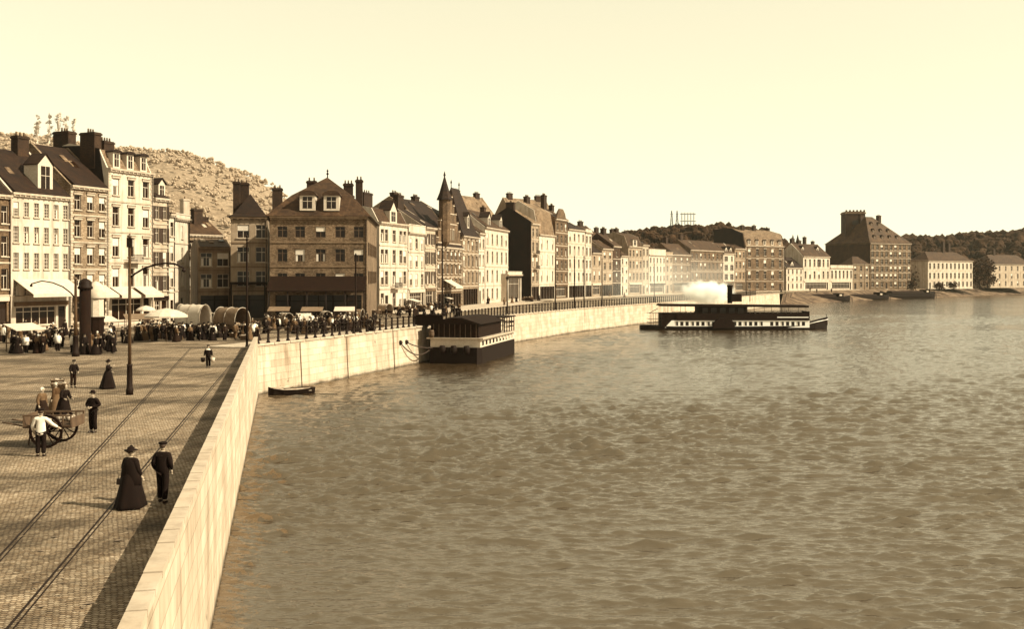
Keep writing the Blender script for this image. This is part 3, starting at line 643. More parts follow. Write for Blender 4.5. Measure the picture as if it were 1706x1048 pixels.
for py in (404, 370, 352): q = w_*.5*(410-py)/88*.92+.5; mb.box(q, w_-q, -.09, -.002, z(726, py), z(726, py)+.22)
mb.build('stone_dressings', M['stone'], h)
awning(h, w_*.28, w_*.55, 5.6, 2.6, 1.4)
h = RH(FR, 'gothic_house', 'brick neo gothic house under a steep hipped slate roof with two finials', 770, 797, 392, 4, 4, 'palebrick', 'hip', 309, 'dslate', depth=7, ground='dark', style='cross', lintel='stone', wf=.68, blinds=.15, dm=((.5, 1.5, 2.6, 'gable'),))
rf = [c for c in h.children if c.name.startswith('roof')][0]; zz = z(770, 309)
for s in (3.6, h['w']-3.6): MB().lathe([(.12, zz-1), (.08, zz+.8), (.2, zz+1), (.02, zz+1.7)], 6, (s, 3.5)).build('finial', M['iron'], rf)
h = RH(FR, 'narrow_white_house', 'very narrow white house with three tall windows beside the hipped gothic roof', 797, 808, 388, 4, 2, 'white', 'gable', 360, 'slate', depth=11, ground='door', ch=((.5, .5, z(800, 325), 1.6, 1, 3),))
h = RH(FR, 'white_house', 'white house with twin pointed dormers against the shaded gable wall', 808, 847, 378, 4, 5, 'white', 'gable', 345, 'slate', depth=12, ground='door', dm=((.25, 2.2, 2.3, 'gable'), (.75, 2.2, 2.3, 'gable')), blinds=.15, ww=1.45,  # the gable is the neighbour's shaded side, blackened in colour
  ch=((.9, .5, z(808, 335), 2.0, 1, 3),))
# low annex standing before the shaded gable wall
q0, q1 = at(845, 250), at(869, 262)
house('shop_pavilion', 'low white shop pavilion standing before the tall shaded gable wall', q0, q1, zat(457, 250), 1, 4, 'white', ('flat', zat(453, 250), 'slate'), depth=3, ground='shop', gh=zat(457, 250)-.3, bands=False, cat='shop')  # the wall behind is black as painted shade, not tar
z = lambda px, py: Z(FR2, px, py)
h = RH(FR2, 'shaded_gable_house', 'tall house showing a dark shaded side wall and a broad pale roof', 885, 898, 372, 5, 2, 'pale', 'gable', 346, 'pslate', depth=13, ground='dark', style='cross', blinds=.4, balcony=((2, .5, 3), (3, .5, 3)), ch=((.3, .5, z(885, 335), 1.2, 2.2, 3),))  # the dark side is only a shaded wall painted black
Hs = z(885, 372)
MB().prism_x([(.05, -.1), (13.1, -.1), (13.1, Hs+.6), (6.5, z(885, 346)+.5), (.05, Hs+.5)], -.08, .026).build('side_wall_shade', M['shadebrick'], h)  # gable end's shade painted as a black sheet over the pale wall
h = RH(FR2, 'white_house', 'white house with a single dark lower storey next to the shaded gable house', 898, 925, 390, 4, 3, 'white', 'mansard', 334, 'pslate', depth=12, ground='dark', ww=.9, blinds=.6, ch=((.5, .5, z(900, 324), 2.6, 1, 4),))  # neighbour named for its side wall, whose shade is painted black
def gabtop(mb, w, H): mb.prism_y([(w*.12, H), (w*.88, H), (w*.78, H+1.8), (w*.62, H+3), (w*.38, H+3), (w*.22, H+1.8)], .004, .5)
h = RH(FR2, 'tall_brick_house', 'tall dark brick house with a curved gable top and two chimneys', 925, 946, 364, 6, 3, 'brick', 'gable', 344, 'slate', depth=12, ground='shop', attic=gabtop, blinds=.1, ch=((.05, .3, z(925, 324), 2.2, 1, 4), (.95, .4, z(940, 340), 1.8, 1, 3)))
h = RH(FR2, 'white_house', 'white four storey house under a low dark roof right of the tall brick house', 946, 975, 381, 5, 4, 'white', 'gable', 366, 'dslate', depth=10, ground='dark', blinds=.05, sills=True, ch=((.4, .5, z(950, 355), 2.4, 1, 4),))
h = RH(FR2, 'narrow_white_house', 'narrow white house with small windows ending the four storey white row', 975, 986, 386, 5, 2, 'white', 'flat', 382, 'slate', depth=10, ground='dark', blinds=.05)
h = RH(FR2, 'low_house', 'low pale house with a dark gable roof behind the overhead canopy', 986, 1003, 421, 3, 2, 'pale', 'gable', 398, 'dslate', depth=11, ground='shop', ch=((.6, .5, z(990, 384), 2, 1, 3),))
h = RH(FR2, 'pale_house', 'pale house with large paired windows between two lower roofs', 1003, 1021, 414, 4, 2, 'pale', 'gable', 398, 'slate', depth=10, ground='dark', style='cross', ww=1.9, ch=((.2, .5, z(1008, 383), 2.4, 1, 4),))
h = RH(FR2, 'dark_brick_house', 'dark brick house with an almost windowless front', 1021, 1034, 410, 4, 1, 'darkbrick', 'gable', 388, 'slate', depth=11, ground='dark', ch=((.8, .5, z(1025, 379), 2.6, 1.2, 4),))
h = RH(FR2, 'narrow_white_house', 'bright narrow white house beside the dark brick front', 1034, 1047, 426, 4, 2, 'white', 'gable', 410, 'slate', depth=10, ground='door')
h = RH(FR2, 'grey_house', 'grey house with a wide dormer in its pale roof', 1047, 1070, 410, 4, 4, 'pale', 'mansard', 386, 'slate', depth=11, ground='shop', dm=((.5, 3.4, 2.2, 'flat'),), ch=((.2, .5, z(1050, 380), 2, 1, 3), (.8, .5, z(1055, 384), 2, 1, 3)))
h = RH(FR2, 'pale_house', 'slim pale house left of the flat topped white house', 1070, 1081, 408, 4, 2, 'cream', 'gable', 398, 'slate', depth=10, ground='door')
h = RH(FR2, 'flat_roofed_house', 'bright white flat topped house with a row of small dark windows', 1081, 1109, 424, 4, 5, 'white', 'flat', 415, 'slate', depth=10, ground='shop', blinds=0)
h = RH(FR2, 'pale_house', 'pale cornice topped house right of the flat topped white house', 1109, 1121, 424, 4, 2, 'pale', 'flat', 420, 'slate', depth=10, ground='door')
h = RH(FR2, 'brown_house', 'brown narrow house below the wooded hill', 1121, 1150, 424, 4, 3, 'brown', 'gable', 404, 'slate', depth=10, ground='shop', blinds=.5, ch=((.3, .5, z(1140, 396), 2, 1, 3),))
h = RH(FR2, 'arcaded_house', 'brick house with a row of windows over a dark arcade below the hill', 1150, 1205, 416, 4, 8, 'brick', 'gable', 398, 'slate', depth=11, ground='dark', blinds=.25, ch=((.1, .5, z(1165, 390), 2.4, 1, 4),))
h = RH(FR2, 'white_fronted_house', 'small white fronted house squeezed between two brick houses', 1205, 1224, 422, 4, 2, 'white', 'gable', 404, 'slate', depth=10, ground='shop', shut=.5, dm=((.35, 1.7, 1.6, 'gable'), (.75, 1.7, 1.6, 'gable')), blinds=.1)
h = RH(FR2, 'grey_house', 'greyish house against the left side of the big mansard block', 1224, 1242, 414, 4, 3, 'grey', 'gable', 406, 'slate', depth=10, ground='shop', blinds=.6)
h = RH(FR2, 'mansard_block', 'big brown brick block with tall white framed windows and a dormered mansard roof', 1242, 1306, 409, 4, 5, 'brick', 'mansard', 380, 'pslate', depth=18, ground='door', quoins=True, lintel='stone', blinds=.35, ww=1.6, wf=.66, corn='stone', cat='building',
  dm=tuple((.1+.2*k, 1.5, 2.0, 'round') for k in range(5)), ch=((.25, .4, z(1245, 374), 1.6, 1, 3), (.55, .4, z(1260, 374), 1.6, 1, 3), (.97, .5, z(1290, 378), 1.2, 2.6, 3)))
MB().prism_x([(.3, z(1242, 425)), (18.1, z(1242, 425)), (18.1, z(1242, 380)), (8, z(1242, 379)), (1.6, z(1242, 388))], -.08, .025).build('side_wall_shade', M['shadebrick'], h)  # left side turned from the sun, its shade painted black
h = RH(FR2, 'low_white_house', 'low white house with a dark slate hung gable beside the mansard block', 1310, 1338, 446, 3, 4, 'white', 'gable', 428, 'dslate', depth=11, ground='door', dm=((.4, 2.2, 1.6, 'gable'),), blinds=.1)
h = RH(FR2, 'white_house', 'white six bay house with a long grey roof, dormers and a crowd of chimneys', 1338, 1383, 427, 3, 6, 'white', 'gable', 405, 'slate', depth=13, ground='shop', blinds=.05, shut=.3, dm=((.2, 1.6, 1.4, 'gable', 3), (.75, 1.6, 1.4, 'gable', 3)),
  ch=((.1, .55, z(1345, 397), 2.2, 1.2, 4), (.35, .55, z(1350, 400), 2.2, 1, 3), (.55, .55, z(1360, 394), 1.4, 1.2, 2), (.9, .6, z(1375, 401), 1.6, 1, 2)))
h = RH(FR2, 'low_white_house', 'low white building with a little pediment in front of the great towered house', 1383, 1421, 446, 2, 6, 'white', 'flat', 442, 'slate', depth=10, ground='shop', blinds=.05)
# towered mansion
p0, p1 = at(1450, 500), at(1518, 513); Hc_ = zat(405, 500)
h = house('towered_mansion', 'huge hipped roof mansion of banded brick with a square tower, far right', p0, p1, Hc_, 6, 9, 'midbrick', ('hip', zat(359, 505), 'mslate', ((9.5, 12), (14, 12))), depth=30, ground='door', style='cross', corn='stone', blinds=.3, wf=.72, ww=1.6, bands=True, lintel=None, cat='mansion',
   ch=((.68, .42, zat(356, 505), 1.8, 1.8, 3), (.3, .45, zat(357, 505), 3, 1.2, 4)))
wv = h['w']; MB().box(-.06, .028, .2, 29.8, -.1, Hc_-.35).build('side_wall_shade', M['darkbrick'], h)  # unlit left side: shade painted with a darker brick than the front
mb = MB(); rf = [c for c in h.children if c.name.startswith('roof')][0]
for row, (yf, n) in enumerate(((2.2, 4), (5.0, 3), (8.0, 2))):
    zz = Hc_+(zat(359, 505)-Hc_)*(.12+.88*(yf-1.5)/10.5)
    for k in range(n):
        x = wv*(.5)+(k-(n-1)/2)*5.2-row*.6-1
        dormer(rf, x, yf, zz-.5, 1.3, 1.5, 2.4, 'gable', 'brown', 'dslate')
tb = at(1409, 517); te = at(1441, 517)
tw = te.x-tb.x; ht = empty('square_tower', (tb.x, tb.y, 0), R(-4), 'dark square brick tower rising through the roof of the far mansion', 'tower')
zt = zat(352, 517)
MB().box(0, tw, 0, tw, 0, zt-1.2).build('wall', M['darkbrick'], ht); MB().box(-.3, tw+.3, -.3, tw+.3, zt-1.2+.003, zt-.5).box(0.1, tw-.1, .1, tw-.1, zt-.497, zt).build('cornice', M['dstone'], ht)
mb = MB()
for k in range(6): mb.box(k*tw/5.5, k*tw/5.5+.8, -.02, .6, zt+.003, zt+.7)
mb.build('battlement', M['darkbrick'], ht)
for k in range(4): MB().box(tw*(.35), tw*.65, -.06, -.003, zat(400-k*11, 517)-2, zat(400-k*11, 517)).build('window', M['glass'], ht)
house('brown_annex', 'small brown annex at the foot of the great towered mansion', at(1420, 483), at(1449, 488), zat(440, 483), 3, 3, 'grey', ('hip', zat(427, 485), 'slate'), depth=8, ground='door', blinds=.2)
h = house('long_white_house', 'long white three storey house with eleven bays, last before the riverbank trees', at(1546, 520), at(1621, 540), zat(434, 520), 3, 11, 'white', ('hip', zat(419, 525), 'slate'), depth=12, ground='door', blinds=.03, ww=1.5, wf=.58,
  ch=((.55, .5, zat(402, 530), 1.6, 1.4, 2), (.72, .6, zat(404, 530), 1.6, 1.4, 2)))
house('riverside_house', 'pale riverside house with a slate roof at the far right edge', at(1650, 570), at(1720, 590), zat(440, 570), 3, 7, 'cream', ('hip', zat(424, 575), 'slate'), depth=12, ground='door', blinds=.1, ch=((.3, .5, zat(415, 575), 1.6, 1.2, 3),))
# roofs of houses in the streets behind, seen over the quay row
for i, (a, b, pe, pr, d, rm, lab) in enumerate((
   (690, 742, 352, 326, 215, 'dslate', 'house behind the quay whose dark roof shows left of the pointed turret'),
   (782, 832, 366, 322, 290, 'pslate', 'house in the street behind whose pale roof rises above the narrow white house'),
   (860, 932, 372, 327, 318, 'pslate', 'house behind the shaded gable house with a broad pale roof'),  # gable in front: its black is shade put into the colour
   (950, 1000, 392, 372, 345, 'slate', 'house behind the white four storey house with a grey roof'),
   (1010, 1050, 402, 386, 380, 'dslate', 'house behind the pale house with a dark roof'))):
    p0, p1 = at(a, d), at(b, d+14)
    house('back_street_house', lab, p0, p1, zat(pe, d), 4, 4, 'grey', ('gable', zat(pr, d), rm), depth=12, ground='door', blinds=.3, group='houses in the streets behind', ch=((.15, .5, zat(pr-8, d), 2, 1, 3), (.8, .5, zat(pr-7, d), 2.2, 1, 4)))
# ------------------------------------------------------------------ people
def skin_mesh(verts, edges, rad, level=1):
    me = bpy.data.meshes.new('t'); me.from_pydata(verts, edges, []); o = bpy.data.objects.new('t', me); COL.objects.link(o)
    sk = o.modifiers.new('s', 'SKIN'); sk.use_smooth_shade = True; sk.branch_smoothing = .4
    sv = me.skin_vertices[0].data
    for i, r in enumerate(rad):
        sv[i].radius = r if hasattr(r, '__len__') else (r, r)
        sv[i].use_root = (i == 0)
    if level: s = o.modifiers.new('u', 'SUBSURF'); s.levels = level; s.render_levels = level
    out = bpy.data.meshes.new_from_object(o.evaluated_get(bpy.context.evaluated_depsgraph_get()))
    bpy.data.objects.remove(o); bpy.data.meshes.remove(me); return out
def merge(meshes, name, mats):
    bm = bmesh.new(); me = bpy.data.meshes.new(name); n = 0
    for m, k in meshes:
        bm.from_mesh(m); bm.faces.ensure_lookup_table()
        for f in bm.faces[n:]: f.material_index = k
        n = len(bm.faces)
    bm.to_mesh(me); bm.free()
    for m in mats: me.materials.append(m)
    return me
def hand_mb(wr, dirv, side, curl=.5):
    # palm, four bent fingers of unequal length and a thumb; dirv points along the hand, side is where the thumb goes
    dv = Vector(dirv).normalized(); sv_ = Vector(side); sv_ = (sv_-dv*sv_.dot(dv)).normalized(); nv = dv.cross(sv_); wr = Vector(wr)
    mb = MB(); mb.tube([wr-dv*.01, wr+dv*.03, wr+dv*.07, wr+dv*.095], [.024, .034, .038, .03], 7)
    for k, L in enumerate((.07, .08, .075, .058)):
        b = wr+dv*.085+sv_*(.028-.019*k); p1 = b+dv*L*.45; t2 = (dv*math.cos(curl)+nv*math.sin(curl)).normalized(); p2 = p1+t2*L*.3; t3 = (dv*math.cos(curl*2)+nv*math.sin(curl*2)).normalized()
        mb.tube([b, p1, p2, p2+t3*L*.3], [.0095, .009, .0082, .006], 5)
    b = wr+dv*.03+sv_*.03; mb.tube([b, b+sv_*.025+dv*.025, b+sv_*.03+dv*.058+nv*.012], [.012, .01, .007], 5)
    return mb.mesh('h', None)
def head_mesh(c, turn=0):
    mb = MB(); prof = [(.012, -.125), (.05, -.118), (.066, -.09), (.074, -.05), (.08, 0), (.083, .04), (.074, .085), (.045, .115), (.003, .125)]
    mb.lathe(prof, 12, (0, 0), True, .92, 1.12)
    v2 = []
    for x, y, z in mb.v:
        if z < -.05 and y > 0: y *= .62                       # back of the jaw
        if -.02 < z < .02 and y < -.05: y += .008              # eye hollows
        v2.append((x, y, z))
    mb.v = v2
    mb.add([(-.014, -.082, -.045), (.014, -.082, -.045), (0, -.118, -.04), (0, -.086, .012), (0, -.085, -.055)], [(0, 2, 3), (2, 1, 3), (0, 4, 2), (4, 1, 2)])   # nose
    mb.tube([(-.026, -.076, -.075), (0, -.086, -.077), (.026, -.076, -.075)], .006, 5)                                                                     # lips
    for s in (-1, 1): mb.ball((s*.078, .008, -.005), .03, 6, 4, .35, .7, 1)
    M_ = Matrix.Translation(c) @ Matrix.Rotation(turn, 4, 'Z'); mb.xf(M_)
    eyes = MB()
    for s in (-1, 1): eyes.ball((s*.031, -.083, 0), .011, 6, 4)
    eyes.xf(M_); return mb.mesh('hd', None), eyes.mesh('eyes', M['dark']), M_
def person_parts(kind='man', arms=None, legs=0, turn=0, lean=0, coat='black', trous='black', hat='cap', hatm='black', apron=False, lvl=1, hands=True, H=1.7, bulk=1.0):
    """faces -Y; arms = ((elbow, wrist), (elbow, wrist)) for the figure's +x and -x side"""
    A = arms or (((.245, .03, 1.12), (.25, -.06, .87)), ((-.245, .03, 1.12), (-.25, -.06, .87)))
    st = legs; ln = lean
    V = [(0, .0, .95), (0, 0, 1.1), (0, -ln*.5, 1.28), (0, -ln*.8+.01, 1.42), (0, -ln, 1.5),
         (.165, -ln*.7, 1.385), A[0][0], A[0][1], (-.165, -ln*.7, 1.385), A[1][0], A[1][1],
         (.085, 0, .88), (.095, -.02-st*.5, .49), (.1, .03-st, .08), (.11, -.13-st, .035), (-.085, 0, .88), (-.095, -.02+st*.5, .49), (-.1, .03+st, .08), (-.11, -.13+st, .035)]
    E = [(0, 1), (1, 2), (2, 3), (3, 4), (3, 5), (5, 6), (6, 7), (3, 8), (8, 9), (9, 10), (0, 11), (11, 12), (12, 13), (13, 14), (0, 15), (15, 16), (16, 17), (17, 18)]
    Rr = [(.14, .1), (.125, .095), (.155, .11), (.08, .07), (.05, .05), .06, .043, .027, .06, .043, .027, .085, .055, .04, .032, .085, .055, .04, .032]
    body = skin_mesh(V, E, Rr, lvl)
    hd, eyes, HM = head_mesh((0, -ln-.02, 1.6), turn)
    ms = [(body, 0), (hd, 0)]
    if hands:
        for (e, w_), s in zip(A, (1, -1)):
            dv = Vector(w_)-Vector(e); ms.append((hand_mb(w_, dv, (-s*.3, -1, .2), .45), 0))
    parts = [('body', merge(ms, 'body', [M['skin']])), ('eyes', eyes)]
    wom = kind == 'woman'
    # coat or bodice with sleeves
    zb = .9 if wom else .74
    CV = [(0, 0, zb), (0, 0, 1.1), (0, -ln*.5, 1.28), (0, -ln*.8+.01, 1.4), (0, -ln*.9, 1.465), (.17, -ln*.7, 1.38), A[0][0], tuple(Vector(A[0][0]).lerp(Vector(A[0][1]), .93)), (-.17, -ln*.7, 1.38), A[1][0], tuple(Vector(A[1][0]).lerp(Vector(A[1][1]), .93))]
    CE = [(0, 1), (1, 2), (2, 3), (3, 4), (3, 5), (5, 6), (6, 7), (3, 8), (8, 9), (9, 10)]
    CR = [(.245, .185) if not wom else (.2, .17), (.21, .165) if not wom else (.16, .14), (.215, .16), (.125, .105), (.07, .066), .1, .082, .06, .1, .082, .06]
    CR = [(r[0]*bulk, r[1]*bulk) if hasattr(r, '__len__') else r*bulk for r in CR]
    parts.append(('coat' if not wom else 'bodice', merge([(skin_mesh(CV, CE, CR, lvl), 0)], 'coat', [M[coat]])))
    if wom:
        mb = MB(); prof = [(.15, 1.12), (.19, 1.05), (.245, .9), (.32, .55), (.4, .15), (.43, .04), (.42, .03), (.02, .05)]; seg = 30
        mb.lathe(prof[::-1], seg)
        for i, (x, y, z) in enumerate(mb.v):
            k = i % seg; f = 1+(.1*math.sin(k*math.pi*2*5/seg)+.04*math.sin(k*2.3+1))*max(0, (1-z))+.0
            mb.v[i] = (x*f, y*f+(.06*(1-z) if y > 0 else 0), z)
        parts.append(('skirt', mb.mesh('skirt', M[trous])))
        if apron:
            mb = MB()
            for a, b in (((.12, 1.1), (.2, .75)), ((.2, .75), (.27, .32))):
                (r0, z0), (r1, z1) = a, b
                mb.add([(math.sin(t_)*(r+.05), -math.cos(t_)*(r+.05), zz) for r, zz in ((r0, z0), (r1, z1)) for t_ in (-.8, -.3, .3, .8)], [(0, 1, 5, 4), (1, 2, 6, 5), (2, 3, 7, 6)])
            parts.append(('apron', mb.mesh('apron', M['whitecl'])))
    else:
        TV = [(0, 0, .99), (.088, 0, .88), (.097, -.02-st*.5, .49), (.1, .03-st, .1), (-.088, 0, .88), (-.097, -.02+st*.5, .49), (-.1, .03+st, .1)]
        parts.append(('trousers', merge([(skin_mesh(TV, [(0, 1), (1, 2), (2, 3), (0, 4), (4, 5), (5, 6)], [(.16, .12), .115, .092, .082, .115, .092, .082], lvl), 0)], 'trousers', [M[trous]])))
    mb = MB()
    for s, q in ((1, -st), (-1, st)): mb.tube([(s*.1, .075+q, .05), (s*.102, -.0+q, .055), (s*.11, -.1+q, .04), (s*.112, -.165+q, .03)], [.045, .05, .048, .03], 7)
    parts.append(('boots', mb.mesh('boots', M['leather'])))
    # hair and hat
    mb = MB(); mb.ball((0, .018, .035), .098, 12, 7, .93, 1.02, .98)
    mb.v = [(x, y, z) for x, y, z in mb.v]
    mb.v = [(x, max(y, -.055-.3*max(0, z-.03)), z) if z < .09 else (x, y, z) for x, y, z in mb.v]
    if wom: mb.ball((0, .095, .03), .05, 8, 5)
    mb.xf(HM); parts.append(('hair', mb.mesh('hair', M['hair'])))
    mb = MB()
    if hat == 'cap': mb.lathe([(.1, .07), (.125, .1), (.118, .13), (.06, .148), (.01, .15)], 12, (0, .01)); mb.add([(-.07, -.09, .075), (.07, -.09, .075), (.05, -.155, .06), (-.05, -.155, .06), (-.07, -.09, .088), (.07, -.09, .088), (.05, -.155, .07), (-.05, -.155, .07)], [(0,3,2,1),(4,5,6,7),(0,1,5,4),(1,2,6,5),(2,3,7,6),(3,0,4,7)])
    elif hat == 'brim': mb.lathe([(.17, .065), (.172, .074), (.098, .082), (.096, .17), (.07, .19), (.01, .188)], 14, (0, .01))
    elif hat == 'bowler': mb.lathe([(.145, .07), (.15, .082), (.1, .08), (.098, .13), (.075, .175), (.01, .192)], 14, (0, .01))
    elif hat == 'wide': mb.lathe([(.2, .06), (.205, .07), (.11, .08), (.1, .14), (.05, .165), (.01, .168)], 14, (0, .01)); mb.ball((.06, .0, .15), .06, 7, 5, 1, 1, .8)
    elif hat == 'scarf': mb.ball((0, .015, .03), .112, 10, 6, .95, 1.02, 1.02); mb.v = [(x, max(y, -.05), z) for x, y, z in mb.v]
    if hat != 'none': mb.xf(HM); parts.append(('hat' if hat != 'scarf' else 'headscarf', mb.mesh('hat', M[hatm])))
    return parts
def person(loc, rz, label, h=1.7, group=None, **kw):
    root = empty('person', loc, rz, label, 'person', group); pp = person_parts(**kw)
    s = h/1.76
    b = None
    for n, me in pp:
        o = inst(me, n, root); o.scale = (s, s, s)
    return root
def facing(px0, d, fx, fy): return math.atan2(fx, -fy)          # rotation that turns -Y toward (fx, fy)
DN = lambda a, b: (a, b)
# two walkers in the foreground
person(P(218, 846), R(163), 'woman in a long dark coat and skirt walking past with a small bag', 1.68, kind='woman', arms=(((-.0+.24, .02, 1.14), (.2, -.12, .93)), ((-.25, .02, 1.13), (-.29, -.1, .9))), turn=R(-50), coat='black', trous='black', hat='wide', lvl=2)
lw = P(218, 846)
mb = MB(); mb.lathe([(.3, .66), (.335, .68), (.3, .95), (.265, 1.2), (.2, 1.38), (.1, 1.44), (.07, 1.45)], 18, (0, .0), True, 1.0, .72)
for i, (x, y, z) in enumerate(mb.v):
    f = 1+.05*math.sin((i % 18)*2.1)*(1.45-z); mb.v[i] = (x*f*.955, y*f*.955, z*.955)
mb.build('cape', M['black'], [o for o in COL.objects if o.get('label', '').startswith('woman in a long dark coat')][0])
hb = empty('handbag', lw+Vector((-.3, .05, .62)), R(160), 'small dark handbag hanging from the hand of the walking woman', 'handbag')
MB().prism_y([(-.12, 0), (.12, 0), (.1, .17), (-.1, .17)], -.04, .04).build('bag', M['leather'], hb); MB().tube([(-.07, 0, .165), (-.05, 0, .26), (.05, 0, .26), (.07, 0, .165)], .01, 5).build('strap', M['leather'], hb)
person(P(271, 838), R(178), 'man in a dark jacket and flat cap seen from behind beside the parapet', 1.74, arms=(((.25, .06, 1.12), (.22, -.08, .92)), ((-.25, .06, 1.12), (-.22, -.08, .92))), legs=.1, coat='black', trous='black', hat='cap', lvl=2)
# man with folded hands, cart pusher and the women at the cart
person(P(155, 721), R(-15), 'man in a dark suit and hat standing alone with his hands held in front', 1.72, arms=(((.32, .02, 1.16), (.07, -.2, 1.08)), ((-.32, .02, 1.16), (-.07, -.2, 1.08))), coat='black', trous='black', hat='bowler', lvl=2)
person(P(68, 761), R(190), 'man in a white shirt and dark trousers seen from behind at the handcart', 1.72, arms=(((-.0+.3, -.05, 1.1), (.3, -.2, .9)), ((-.36, -.12, 1.15), (-.5, -.35, 1.0))), coat='whitecl', trous='black', hat='cap', lvl=2, bulk=.84)
person(P(70, 706), R(70), 'woman in a white bonnet behind the handcart', 1.6, kind='woman', coat='greycl', trous='navy', hat='scarf', hatm='whitecl')
person(P(106, 700), R(60), 'woman in a dark shawl bending over the goods behind the handcart', 1.62, kind='woman', arms=(((.24, -.12, 1.12), (.2, -.36, 1.05)), ((-.24, -.12, 1.12), (-.2, -.36, 1.05))), lean=.14, coat='black', trous='black', hat='scarf', hatm='browncl')
person(P(93, 694), R(-100), 'woman with a pale headscarf beside the woman in the dark shawl', 1.58, kind='woman', coat='browncl', trous='greycl', hat='scarf', hatm='straw')
person(P(122, 646), R(40), 'man in dark clothes stooping over goods on the cobbles', 1.62, arms=(((.24, -.12, 1.12), (.2, -.34, 1.0)), ((-.24, -.12, 1.12), (-.2, -.34, 1.0))), lean=.15, coat='black', trous='navy', hat='cap')
person(P(180, 648), R(100), 'woman in black standing sideways with one arm raised, left of the tram pole', 1.66, kind='woman', arms=(((.24, .0, 1.14), (.18, -.2, 1.0)), ((-.26, -.08, 1.2), (-.22, -.3, 1.35))), coat='black', trous='black', hat='wide')
bl = P(347, 613)
person(bl, R(8), 'boy in a sailor collar suit crossing the tram track with two pails', 1.62, arms=(((.26, .02, 1.14), (.28, -.05, .88)), ((-.26, .02, 1.14), (-.28, -.05, .88))), legs=.06, coat='black', trous='black', hat='cap')
for s, m_, lb in ((-1, 'dark', 'dark round pail in the right hand of the sailor suited boy'), (1, 'frame', 'white pail in the left hand of the sailor suited boy')):
    pl_ = empty('pail', bl+Vector((s*.34, -.1, .42)), 0, lb, 'pail'); MB().lathe([(.12, 0), (.17, .3), (.16, .3), (.11, .03)], 12).build('bucket', M[m_], pl_); MB().tube([(-.16, 0, .29), (-.08, 0, .42), (.08, 0, .42), (.16, 0, .29)], .008, 4).build('handle', M['iron'], pl_)
mb = MB(); k_ = 1.62/1.76
mb.lathe([(.1, 1.46*k_), (.15, 1.43*k_), (.2, 1.36*k_), (.19, 1.35*k_)], 14, (0, 0), True, 1.05, .85)
c_ = mb.build('collar', M['whitecl'], [o for o in COL.objects if o.get('label', '').startswith('boy in a sailor')][0])
# crowd figures: one mesh each, shared
def crowd_mesh(**kw):
    pp = person_parts(lvl=0, hands=True, **kw); mats = []; ms = []
    for n, me in pp:
        m = me.materials[0]
        if m not in mats: mats.append(m)
        ms.append((me, mats.index(m)))
    return merge(ms, 'person', mats)
UP = (((.25, -.05, 1.12), (.16, -.28, 1.05)), ((-.25, .0, 1.12), (-.24, -.1, .86)))
CR = [(crowd_mesh(coat='black', trous='black', hat='cap'), 'man in black clothes and a cap'),
      (crowd_mesh(coat='navy', trous='black', hat='brim', arms=UP), 'man in a dark coat and brimmed hat'),
      (crowd_mesh(kind='woman', coat='black', trous='black', hat='wide'), 'woman in a black dress and broad hat'),
      (crowd_mesh(kind='woman', coat='greycl', trous='navy', hat='scarf', hatm='whitecl', apron=True, arms=UP), 'woman with a white scarf and apron'),
      (crowd_mesh(coat='whitecl', trous='black', hat='cap', arms=UP), 'man in a white shirt and cap'),
      (crowd_mesh(kind='woman', coat='browncl', trous='greycl', hat='scarf', hatm='browncl'), 'woman in brown with a headscarf'),
      (crowd_mesh(coat='greycl', trous='greycl', hat='bowler', legs=.12), 'man in a grey suit and bowler hat')]
TAKEN = []
def crowd(n, px0, px1, py0, py1, where, group, z=0, wts=(5, 4, 5, 3, 1.8, 2, 1.5), gap=.55, seed=1):
    rng = random.Random(seed); k = 0; tries = 0
    while k < n and tries < n*60:
        tries += 1
        p = P(rng.uniform(px0, px1), rng.uniform(py0, py1), z)
        if any((p-q).length < gap for q in TAKEN): continue
        TAKEN.append(p); k += 1
        me, what = rng.choices(CR, wts)[0]
        s = rng.uniform(.9, 1.02)
        o = inst(me, 'person', None, p, (0, 0, rng.uniform(-3.1, 3.1)), s); tag(o, what+' '+where, 'person', group)
# ------------------------------------------------------------------ carts, stalls, poles
def wheel(parent, x, y, r, axis='x', n=12, wd=.07):
    rim = MB(); seg = 20
    def pt(a, rr, o): return (o, rr*math.cos(a), rr*math.sin(a))
    vs = [pt(2*math.pi*k/seg, rr, o) for o in (-wd/2, wd/2) for rr in (r-.09, r) for k in range(seg)]
    fs = []
    for k in range(seg):
        j = (k+1) % seg
        fs += [(k, j, seg+j, seg+k), (2*seg+k, 3*seg+k, 3*seg+j, 2*seg+j), (seg+k, seg+j, 3*seg+j, 3*seg+k), (k, 2*seg+k, 2*seg+j, j)]
    rim.add(vs, fs)
    for k in range(n): a = 2*math.pi*k/n; rim.tube([pt(a, .08, 0), pt(a, r-.05, 0)], .022, 4)
    rim.tube([(-wd, 0, 0), (wd, 0, 0)], .11, 8)
    o = rim.build('wheel', M['dwood'], parent, (x, y, r)); return o
